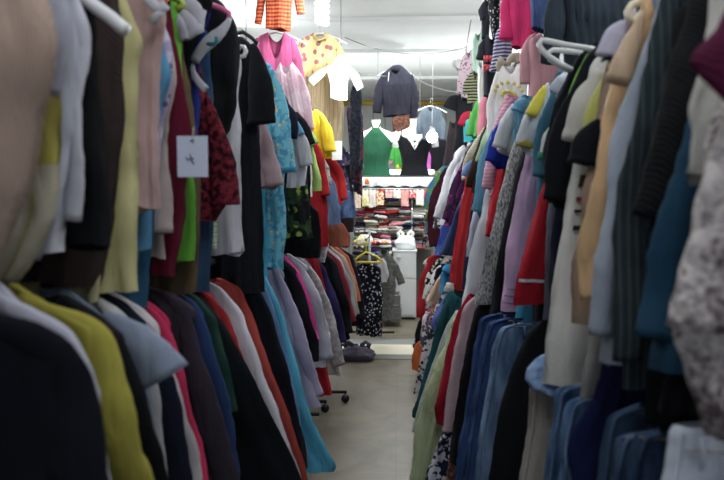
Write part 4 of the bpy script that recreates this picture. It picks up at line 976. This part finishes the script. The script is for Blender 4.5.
for lb, nm, cat, Y, o, m, k in (
  ('purple and blue patterned dress behind the teal long coat', 'dress', 'dress', 4.3, [(456,280),(446,300),(440,330),(436,356)], C(70,80,150,'print',(190,190,220),(110,60,130),1), {}),
  ('small black and white flowered dress low at the aisle edge', 'dress', 'dress', 4.65, [(442,290),(430,320),(422,350),(415,385),(413,394)], C(210,206,206,'print',(30,32,44),(60,60,76),1.3), dict(th=.09)),
  ('rust brown patterned long dress on the far right rack', 'dress', 'dress', 4.9, [(440,280),(432,300),(426,335),(421,370)], C(140,84,74,'print',(60,30,40),(190,150,130),1.2), dict(th=.08)),
  ('sky blue top on the far low right rail', 'blouse', 'top', 4.45, [(452,262),(443,270),(436,282),(434,292)], C(60,150,210), dict(sl='short')),
  ('blue and lilac satin blouse bulging low on the far right rack', 'blouse', 'blouse', 4.5, [(452,290),(442,300),(433,316),(430,324),(436,340)], C(100,120,200,'satin'), dict(th=.09)),
  ('pale yellow cloth top hanging beside the lilac satin blouse', 'blouse', 'top', 4.42, [(452,300),(446,306),(440,318),(446,324)], C(224,206,130), {}),
  ('black and white patterned shirt on the far low right rail', 'shirt', 'shirt', 5.1, [(446,260),(436,268),(428,284),(424,300)], C(216,214,214,'print',(28,28,34),None,1.1), dict(sl='long')),
  ('black blouse with white panels on the far low right rail', 'blouse', 'blouse', 5.4, [(444,254),(434,262),(426,278),(421,300),(420,330)], C(30,30,36,'print',(214,208,204),None,.7), dict(sl='mid')),
  ('peach nude top on the far low right rail', 'blouse', 'top', 4.75, [(444,270),(435,282),(428,295),(425,300)], C(222,184,156), {}),
  ('orange handbag like top low beside the aisle, far right', 'bag', 'bag', 5.35, [(420,340),(415,345),(412,356),(412,370)], C(226,110,60), {}),
  ('bright red jacket at the far end of the low right rail', 'jacket', 'jacket', 6.0, [(438,252),(428,258),(421,275),(418,295),(416,322)], C(200,40,50), dict(sl='long', th=.09)),
  ('black bag like garment under the bright red jacket, far right', 'skirt', 'skirt', 5.8, [(424,315),(418,322),(415,335),(416,348)], C(30,30,34), {}),
  ('cream blouse behind the bright red jacket', 'blouse', 'blouse', 6.4, [(434,254),(425,262),(419,272),(417,286)], C(220,206,190), dict(sl='short')),
  ('magenta and white summer top low on the far right rack', 'blouse', 'top', 5.2, [(440,300),(430,306),(422,318),(420,345)], C(226,214,220,'print',(200,50,110),(90,90,110),1), {}),
  ('teal green satin shorts below the lilac satin blouse', 'shorts', 'shorts', 4.4, [(452,318),(443,322),(436,332),(446,340)], C(60,140,150,'satin'), {}),
):
    G(nm, lb, cat, far, 1, Y, o, m, **k)
rack('far low chrome clothes rack along the right side', .42, .98, 4.2, 6.6, (4.25, 6.55))
# ================= back of the shop
YS = 8.5
def XZ(px, py, Y=YS): v = P(px, py, Y); return v.x, v.z
x0, _ = XZ(352, 200); x1, _ = XZ(434, 200)
SH = [XZ(390, y)[1] for y in (186, 203.5, 218, 233, 248)]
root = empty('display_shelf', Vector(((x0 + x1) / 2, YS, 0))); tag(root, 'white shelving unit stacked with folded clothes at the back of the shop', 'shelf')
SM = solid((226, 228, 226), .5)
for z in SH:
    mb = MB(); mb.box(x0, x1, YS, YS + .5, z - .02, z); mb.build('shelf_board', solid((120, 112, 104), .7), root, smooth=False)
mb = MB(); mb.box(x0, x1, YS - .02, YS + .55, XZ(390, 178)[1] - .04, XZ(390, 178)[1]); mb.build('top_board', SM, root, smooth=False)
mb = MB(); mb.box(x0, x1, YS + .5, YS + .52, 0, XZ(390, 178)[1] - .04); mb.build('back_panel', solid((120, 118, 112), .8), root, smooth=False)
for px in (353, 412, 433):
    x, _ = XZ(px, 200); mb = MB(); mb.tube([(x, YS - .03, 0), (x, YS - .03, XZ(390, 178)[1] - .04)], .012, 8); mb.build('upright', CHROME, root)
# white cloth on top
ztp = XZ(390, 178)[1]
V = []; n = 60
for i in range(n + 1):
    x = x0 - .05 + (x1 - x0 + .1) * i / n
    wv_ = .012 * math.sin(i * 1.1) + .006 * math.sin(i * 2.7)
    V += [(x, YS + .55, ztp + .006), (x, YS - .04, ztp + .008), (x, YS - .065 + wv_, ztp - .03), (x, YS - .06 + wv_ * 1.5, ztp - .10 + .008 * math.sin(i * .7))]
Fc = [(i * 4 + k, i * 4 + k + 1, i * 4 + 5 + k, i * 4 + 4 + k) for i in range(n) for k in range(3)]
tag(mesh('cloth_cover', V, Fc, fab((236, 236, 232))), 'white cloth covering the top of the back shelving unit', 'cloth')
# folded garments: each a soft rounded stack item
PAL = [(190,40,44),(228,226,222),(60,60,66),(44,52,84),(214,190,90),(120,150,110),(90,60,120),(210,120,150),(236,120,60),(70,130,170),(170,160,150),(30,32,38),(120,40,50),(220,214,190),(60,100,90),(150,150,156),(240,150,160),(60,40,36),(96,120,60),(46,70,160)]
PN = ['red','white','dark grey','navy','yellow','sage green','purple','pink','orange','blue','taupe','black','maroon','cream','dark green','grey','salmon','brown','olive','royal blue']
def folded(label, x, y, z, wd, dp, h, mat, seed, group, name='folded_shirt', tilt=0):
    rnd = random.Random(seed); V = []; n = 14; m = 3
    prof = [(0, 0), (.5, -.02), (.5, 1.0), (0, 1.04)]
    ring = []
    for k in range(16):
        a = 2 * math.pi * k / 16
        ring.append((math.copysign(abs(math.cos(a)) ** .35, math.cos(a)), math.copysign(abs(math.sin(a)) ** .6, math.sin(a))))
    for i in range(n + 1):
        s = -1 + 2 * i / n; e = (1 - abs(s) ** 6) ** .5 if abs(s) < 1 else .0
        e = max(e, .35)
        for c, t in ring:
            q = noise.noise(Vector((s * 3 + seed, c * 2, t * 2)))
            V.append((x + s * wd / 2 + .006 * q, y + c * dp / 2 * (.85 + .15 * e) + .014 * q, z + h / 2 + t * h / 2 * e * (1 + .25 * q) + tilt * s * wd / 2 + .006 * noise.noise(Vector((s * 5, seed, c)))))
    Fc = [(i * 16 + k, i * 16 + (k + 1) % 16, (i + 1) * 16 + (k + 1) % 16, (i + 1) * 16 + k) for i in range(n) for k in range(16)]
    Fc.append(tuple(range(16))[::-1]); Fc.append(tuple(n * 16 + k for k in range(16)))
    return tag(mesh(name, V, Fc, mat), label, 'folded clothes', group)
rnd = random.Random(11)
names = ['top', 'second', 'third', 'fourth']
for lv in range(4):
    z0 = SH[lv + 1]; zt_ = SH[lv] - .03
    cx = x0 + .09; st = 0
    while cx < x1 - .06:
        st += 1; wd = rnd.uniform(.11, .17); z = z0; j = 0
        while True:
            h = rnd.uniform(.022, .040)
            if z + h > zt_ + .012 or j > 5: break
            ci = rnd.randrange(len(PAL)) if rnd.random() < .68 else rnd.choice((1, 13, 10)); c = PAL[ci]
            kd = rnd.choice(['plain', 'plain', 'plain', 'stripe', 'print'])
            m_ = fab(c, kd, rnd.choice([(230, 226, 220), (40, 40, 50), (200, 60, 60)]), None, 1.5 if kd != 'plain' else 1.0)
            side_ = 'from the left' 
            folded('%s folded garment, %s in the %s pile on the %s back shelf' % (PN[ci], ['lowest', 'second up', 'third up', 'fourth up', 'fifth up', 'sixth up'][j], ['leftmost', 'second', 'third', 'fourth', 'fifth', 'sixth', 'seventh', 'eighth'][min(7, st - 1)], names[lv]),
                   cx + wd / 2 - .06 + rnd.uniform(-.015, .015), YS + .10 + rnd.uniform(-.06, .03), z, wd * rnd.uniform(.85, 1.15), .26, h * 1.1, m_, rnd.random() * 99, 'folded clothes on the %s back shelf' % names[lv], tilt=rnd.uniform(-.14, .14))
            z += h * .97; j += 1
        cx += wd - .004
# hanging row right under the white cloth: small bright tops on a bar
zb_ = XZ(390, 189)[1]
mb = MB(); mb.tube([(x0 - .02, YS - .12, zb_), (x1, YS - .12, zb_)], .010, 8)
tag(mb.build('hanging_bar', CHROME), 'thin chrome bar in front of the back shelves holding small bright clothes', 'rail')
bar = [((355,361),208,(230,222,190),'cream yellow checked'),((362,369),206,(226,210,110),'yellow'),((369,376),207,(222,200,190),'pale pink'),((376,384),205,(236,228,170),'pale yellow'),((385,393),196,(222,60,50),'bright red'),((393,401),198,(232,226,214),'white'),((401,409),206,(236,160,150),'salmon'),((409,416),198,(214,50,50),'scarlet and white'),((416,424),205,(238,228,220),'off white'),((424,431),197,(230,80,60),'orange red')]
for i, ((a, b), yb, c, nm) in enumerate(bar):
    FG('childrens_top', 'small %s top on the bar before the back shelves' % nm, 'top', 'small tops on the back bar', YS - .12,
       [((a + b) / 2 - 2, 189), (a, 190.5), (a, 198), (a, yb)], [((a + b) / 2 + 2, 189), (b, 190.5), (b, 198), (b, yb)], fab(c, 'stripe' if i % 2 == 0 else 'print', (240, 236, 230), (200, 60, 60) if i % 3 == 0 else None, 2.2), th=.04, amp=.008, dip=.02)
bag('cloth_bundle', 'red and yellow printed cloth bundle on the white cloth under the green mannequin', 366, 184, YS - .02, .12, .07, .10, C(236,110,70,'print',(240,200,80),(210,50,50),1.6), cat='cloth', handles=False, seed=8)
# mannequins
SKIN = solid((232, 232, 228), .35, 0, 'mannequin_white')
def ring_body(name, rows, Y, mat, parent, m=28, cap=True, dsc=1.0):
    V = []
    for (xl, xr, z, dp) in rows:
        cx = (xl + xr) / 2; hw = (xr - xl) / 2
        for k in range(m):
            a = 2 * math.pi * k / m
            V.append((cx + hw * math.copysign(abs(math.cos(a)) ** .85, math.cos(a)), Y + dp / 2 * math.sin(a) * dsc, z))
    Fc = [(i * m + k, i * m + (k + 1) % m, (i + 1) * m + (k + 1) % m, (i + 1) * m + k) for i in range(len(rows) - 1) for k in range(m)]
    if cap: Fc.append(tuple(range(m))); Fc.append(tuple((len(rows) - 1) * m + k for k in range(m))[::-1])
    return mesh(name, V, Fc, mat, parent)
def mannequin(label, cx, ytop, Ym, garment_label, gname, gm, style):
    """torso form, cx = centre pixel, ytop = neck top pixel"""
    base = P(cx, 176.5, Ym); root = empty('mannequin_torso', Vector((base.x, Ym, base.z))); tag(root, label, 'mannequin')
    s = 1.0
    pr = [(4.5, 0, .10), (4.2, 4, .10), (4.5, 8, .11), (8, 10, .13), (15, 12.5, .15), (18.5, 15, .17), (19.5, 19, .18), (17.5, 23, .20), (15, 29, .21), (13.2, 35, .22), (12, 42, .19), (11.5, 47, .18), (13, 52, .20), (14.5, 57, .22)]
    sc_y = (176 - ytop) / 57.0
    rows = []
    for hw, dy, dp in pr:
        a = P(cx - hw, ytop + dy * sc_y, Ym); b = P(cx + hw, ytop + dy * sc_y, Ym); rows.append((a.x, b.x, a.z, dp))
    # subdivide
    def dens(rows, k=4):
        o = []
        for r0, r1 in zip(rows, rows[1:]):
            for j in range(k):
                t = j / k; o.append(tuple(u + (v - u) * t for u, v in zip(r0, r1)))
        o.append(rows[-1])
        for _ in range(3): o = [o[0]] + [tuple((a + 2 * b + c) / 4 for a, b, c in zip(p, q, r)) for p, q, r in zip(o, o[1:], o[2:])] + [o[-1]]
        return o
    D = dens(rows); ring_body('torso', D, Ym, SKIN, root)
    for sgn in (-1, 1):   # short upper arm stubs
        b = MB(); q0 = P(cx + sgn * 15, ytop + 15 * sc_y, Ym); q1 = P(cx + sgn * 20, ytop + 21 * sc_y, Ym); q2 = P(cx + sgn * 21, ytop + 28 * sc_y, Ym)
        b.tube([q0, q1, q2], [.055, .05, .042], 16); b.build('arm', SKIN, root)
    # fitted garment
    g = empty(gname, Vector((base.x, Ym, base.z + .001))); tag(g, garment_label, 'top', 'tops worn by the mannequins')
    cut = 22 * sc_y
    zcut = P(cx, ytop + cut, Ym).z
    GR = [(a - .010, b + .010, z, dp + .022) for a, b, z, dp in D if z <= zcut]
    ring_body('body', GR, Ym, gm, g, cap=False)
    # chest yoke tapering to the neck (halter) or to straps: curved bands over the torso
    def surf(x, z, off=.014):
        r = min(D, key=lambda q: abs(q[2] - z)); hw = (r[1] - r[0]) / 2; c = (r[0] + r[1]) / 2
        t = max(-1, min(1, (x - c) / hw)); return Ym - (r[3] / 2 * math.sqrt(max(0, 1 - t * t)) + off)
    rowsN = 12; V = []; Fc = []; W = 12
    ztop_ = P(cx, ytop + (8.5 if style == 'halter' else 15) * sc_y, Ym).z
    for i in range(rowsN + 1):
        t = i / rowsN; z = zcut + .004 + (ztop_ - zcut) * t - .035 * (1 - t)
        hwpx = (16.8 * (1 - t) ** 1.0 + 3.0 * t) if style == 'halter' else (16.8 - 3 * t)
        for j in range(W + 1):
            u = -1 + 2 * j / W; xx = P(cx + hwpx * u, 150, Ym).x
            zz = z
            if style != 'halter': zz = min(z, zcut + (ztop_ - zcut) * (abs(u) ** 1.1) * 1.0 - .02 + .0)
            V.append((xx, surf(xx, zz), zz))
    Fc = [(i * (W + 1) + j, i * (W + 1) + j + 1, (i + 1) * (W + 1) + j + 1, (i + 1) * (W + 1) + j) for i in range(rowsN) for j in range(W)]
    mesh('chest_panel', V, Fc, gm, g)
    for sgn in (-1, 1):
        b = MB()
        if style == 'halter': path = [(cx + sgn * 2.4, ytop + 10 * sc_y), (cx + sgn * 4.0, ytop + 5 * sc_y), (cx + sgn * 4.6, ytop + 3 * sc_y)]
        else: path = [(cx + sgn * 13.6, ytop + 17 * sc_y), (cx + sgn * 13, ytop + 12.5 * sc_y), (cx + sgn * 12.4, ytop + 11 * sc_y)]
        b.tube([(P(a, b_, Ym).x, surf(P(a, b_, Ym).x, P(a, b_, Ym).z, .006), P(a, b_, Ym).z) for a, b_ in path], .010, 8); b.build('strap', gm, g)
    if style != 'halter':   # white lace neckline
        b = MB(); pts = []
        for k in range(13):
            u = -1 + 2 * k / 12; x = P(cx + u * 9.5, 150, Ym).x; z = P(cx, ytop + (15 + 11 * (1 - abs(u) ** 1.3)) * sc_y, Ym).z; pts.append((x, surf(x, z, .018), z))
        b.tube(pts, .016, 8, flat=.4); x = P(cx, 150, Ym).x; z = P(cx, ytop + 27.5 * sc_y, Ym).z
        b.tube([(x - .035, surf(x, z, .02), z + .035), (x, surf(x, z, .022), z - .04), (x + .035, surf(x, z, .02), z + .035)], .012, 8, flat=.4)
        b.build('lace_neckline', fab((238, 238, 240), 'lace', (200, 200, 204)), g)
mannequin('white mannequin torso wearing the green halter top', 376, 120, 8.6, 'bottle green halter top on the left mannequin', 'halter_top', C(36,96,66,'rib'), 'halter')
mannequin('white mannequin torso wearing the black lace trimmed top', 414.5, 119, 8.6, 'black strappy top with white lace neckline on the right mannequin', 'camisole', C(24,25,29), 'strap')
# garments hung around the mannequins
BK = 'clothes hung around the mannequins'
def jzip(root, xc, Y, E, R):
    mb = MB(); mb.tube([P(389, 72, Y - .055), P(388, 84, Y - .06), P(386, 99, Y - .055)], .004, 6); mb.build('zip', CHROME, root)
    mb = MB(); mb.tube([P(387, 92, Y - .06), P(387.5, 96, Y - .06)], .007, 6); mb.build('zip_pull', CHROME, root)
FG('hooded_jacket', 'dark charcoal hooded jacket hanging high at the centre back', 'jacket', BK, 7.6,
   [(389,68),(381,74),(382,95),(383,117)], [(402,68),(412,74),(413,95),(411,114)], C(44,46,58), th=.14, sleeves=(([(384,73),(379,90),(377,113)],.055,.045),([(411,74),(414,90),(414,118)],.055,.045),([(389,72),(392,68),(400,68),(404,74)],.04,.04)), details=jzip,
   hang=('white hanger of the charcoal hooded jacket', WHITEPL))
FG('hooded_jacket', 'grey hooded jacket hanging at the back right of the mannequins', 'jacket', BK, 8.3,
   [(427,106),(421,112),(421,130),(423,140)], [(434,106),(441,112),(441,130),(439,140)], C(92,104,116), th=.14, sleeves=(([(439,110),(442,125),(442,140)],.05,.04),([(423,110),(420,124),(420,134)],.05,.04)), hang=('white hanger of the grey hooded jacket at the back', WHITEPL))
FG('t_shirt', 'navy top hanging left of the green mannequin', 't-shirt', BK, 9.3,
   [(354,128),(350,134),(352,150),(354,163)], [(362,128),(366,134),(366,150),(364,163)], C(32,36,72))
FG('t_shirt', 'bright green t-shirt between the two mannequins', 't-shirt', BK, 9.2,
   [(396,133),(391,138),(393,152),(394,166)], [(402,133),(408,138),(408,152),(407,168)], C(70,176,70), sleeves=(([(395,137),(392,147),(391,160)],.05,.045),))
FG('shirt', 'red and cream top hanging behind between the mannequins', 'shirt', BK, 9.5,
   [(387,134),(384,138),(385,150),(386,163)], [(392,133),(395,138),(394,150),(393,163)], C(206,196,180,'print',(206,60,60),None,.8))
FG('jacket', 'dark brown leather jacket hanging high behind the mannequins', 'jacket', BK, 9.6,
   [(396,114),(392,118),(393,130),(393,140)], [(408,113),(414,118),(412,130),(410,142)], C(70,40,34,'lace',(110,70,56)))
FG('dress', 'black dress hanging right of the black lace trimmed top', 'dress', BK, 9.3,
   [(434,136),(428,142),(430,155),(431,170)], [(442,136),(447,142),(447,158),(446,172)], C(28,28,34))
FG('trousers', 'neon pink narrow garment right of the black lace mannequin', 'trousers', BK, 9.0,
   [(427,150),(426,156),(426,163),(427,172)], [(429,150),(431,156),(431,163),(430,172)], C(232,110,220))
FG('t_shirt', 'lime yellow shorts under the bright green t-shirt', 'shorts', BK, 9.15,
   [(398,164),(396,166),(396,170),(397,175)], [(404,164),(407,166),(407,171),(406,176)], C(206,226,60))
# cabinet, crates, bag
def cabinet():
    Y = 8.05; a = P(393, 252, Y); b = P(416, 315, Y); z1 = a.z; d = .42
    root = empty('plastic_cabinet', Vector(((a.x + b.x) / 2, Y, 0))); tag(root, 'tall narrow white cabinet standing at the end of the aisle', 'cabinet')
    wt = solid((222, 224, 224), .4)
    mb = MB(); mb.box(a.x, b.x, Y, Y + d, .03, z1); mb.build('body', wt, root, smooth=False)
    mb = MB(); mb.box(a.x - .008, b.x + .008, Y - .012, Y + d, z1, z1 + .018); mb.build('top', wt, root, smooth=False)
    zm = P(393, 278, Y).z
    for zz0, zz1 in ((.06, zm - .008), (zm + .008, z1 - .012)):
        mb = MB(); mb.box(a.x + .012, b.x - .012, Y - .014, Y - .001, zz0, zz1); dr = mb.build('door', wt, root, smooth=False)
        mb = MB(); mb.tube([(a.x + .04, Y - .022, (zz1 - .05)), (a.x + .09, Y - .022, (zz1 - .05))], .006, 6); mb.build('handle', solid((150, 152, 154), .4), dr)
    mb = MB(); mb.box(a.x + .01, b.x - .01, Y + .01, Y + d - .01, 0, .03); mb.build('plinth', BLACKPL, root, smooth=False)
    return root
cabinet()
bag('plastic_bag', 'knotted white plastic carrier bag on top of the narrow white cabinet', 405.5, 250.0, 8.22, .24, .17, .22, solid((226, 232, 234), .35, 0, 'thin_plastic'), seed=3)
def crate(label, pa, pb, Y, d, colr):
    a = P(*pa, Y); b = P(*pb, Y); z0 = max(0, b.z); root = empty('plastic_crate', Vector(((a.x + b.x) / 2, Y, z0))); tag(root, label, 'crate', 'stacked crates by the cabinet')
    m_ = solid(colr, .5); mb = MB(); t = .012; H_ = a.z - z0; n = 4
    for (xa, xb, ya, yb) in ((a.x, b.x, Y, Y + t), (a.x, b.x, Y + d - t, Y + d), (a.x, a.x + t, Y, Y + d), (b.x - t, b.x, Y, Y + d)):
        for k in range(n): mb.box(xa, xb, ya, yb, z0 + H_ * (k + .15) / n, z0 + H_ * (k + .8) / n)
    for xx in (a.x, b.x - t):
        for yy in (Y, Y + d - t): mb.box(xx - .004, xx + t + .004, yy - .004, yy + t + .004, z0, z0 + H_)
    k = 5
    for i in range(1, k): xx = a.x + (b.x - a.x) * i / k; mb.box(xx - .005, xx + .005, Y + .002, Y + t - .002, z0, z0 + H_)
    mb.box(a.x, b.x, Y, Y + d, z0 + .002, z0 + .012)
    mb.build('walls', m_, root, smooth=False)
    r = MB(); r.tube([(a.x, Y, z0 + H_), (b.x, Y, z0 + H_), (b.x, Y + d, z0 + H_), (a.x, Y + d, z0 + H_)], .010, 6, closed=True); r.build('rim', m_, root, smooth=False)
crate('grey slatted plastic crate on the floor, bottom of the stack by the white cabinet', (382, 309), (401, 321), 7.95 - .35, .3, (122, 124, 120))
crate('grey slatted plastic crate on top of the other by the white cabinet', (383, 296), (400, 308.2), 7.95 - .35, .3, (112, 112, 108))
# cluttered heap left of the cabinet: low rail of small hanging clothes and piles
tb = P(388, 252, 8.0)
heap = 'jumbled clothes on the low table at the back'
xa = P(353, 250, 7.9).x; xb_ = P(391, 250, 7.9).x
root = empty('low_table', Vector(((xa + xb_) / 2, 8.1, 0))); tag(root, 'low dark table under jumbled clothes left of the white cabinet', 'table')
zt_ = P(370, 256, 7.9).z
mb = MB(); mb.box(xa, xb_, 7.9, 8.42, zt_ - .03, zt_); mb.build('tabletop', solid((70, 66, 62), .6), root, smooth=False)
for xx in (xa + .03, xb_ - .03):
    for yy in (7.93, 8.39): mb = MB(); mb.tube([(xx, yy, 0), (xx, yy, zt_ - .03)], .018, 8); mb.build('leg', BLACKPL, root)
k = 0
adj = ['lowest', 'second', 'third', 'uppermost']
for i in range(4):
    z = zt_
    for j in range(4):
        h = rnd.uniform(.035, .055); ci = (k * 7 + 3) % len(PAL); k += 1
        folded('%s crumpled garment, %s in heap %s on the low table' % (PN[ci], adj[j], ['one', 'two', 'three', 'four'][i] + ' from the left'), xa + .055 + i * (xb_ - xa - .1) / 3.2 + rnd.uniform(-.01, .01), 8.08 + rnd.uniform(-.04, .04), z, .13, .24, h, fab(PAL[ci], rnd.choice(['plain', 'print']), (220, 216, 206), None, 1.3), k * 3.3, heap, 'crumpled_shirt', tilt=rnd.uniform(-.15, .15))
        z += h * .98
bag('hat', 'pale cream floppy hat on the jumbled clothes above the yellow hanger', 365, 246, 8.02, .19, .13, .18, C(232,222,176), cat='hat', handles=False, seed=12)
for i, (lb, px, py, c, w_, h_) in enumerate((('dark shoe bag under the low table by the crates', 388, 300, (34, 34, 38), .16, .22), ('grey cloth bag beneath the low table', 376, 312, (80, 80, 84), .2, .2))):
    bag('bag', lb, px, py + 14, 8.25, w_, h_, .2, fab(c), handles=True, seed=20 + i)
# spare clothes that close the rows behind the visible edges

a_ = P(358, 172, 8.95); b_ = P(432, 172, 8.95); root = empty('fluorescent_lamp', Vector(((a_.x + b_.x) / 2, 8.95, a_.z - .03))); tag(root, 'fluorescent tube lamp lying along the shelf top behind the mannequins', 'lamp')
mb = MB(); mb.tube([a_, b_], .016, 12); mb.build('tube', glow((250, 255, 255), 22), root)
mb = MB(); mb.box(a_.x - .03, b_.x + .03, 8.96, 9.02, a_.z - .03, a_.z + .03); mb.build('housing', WHITEPL, root, smooth=False)
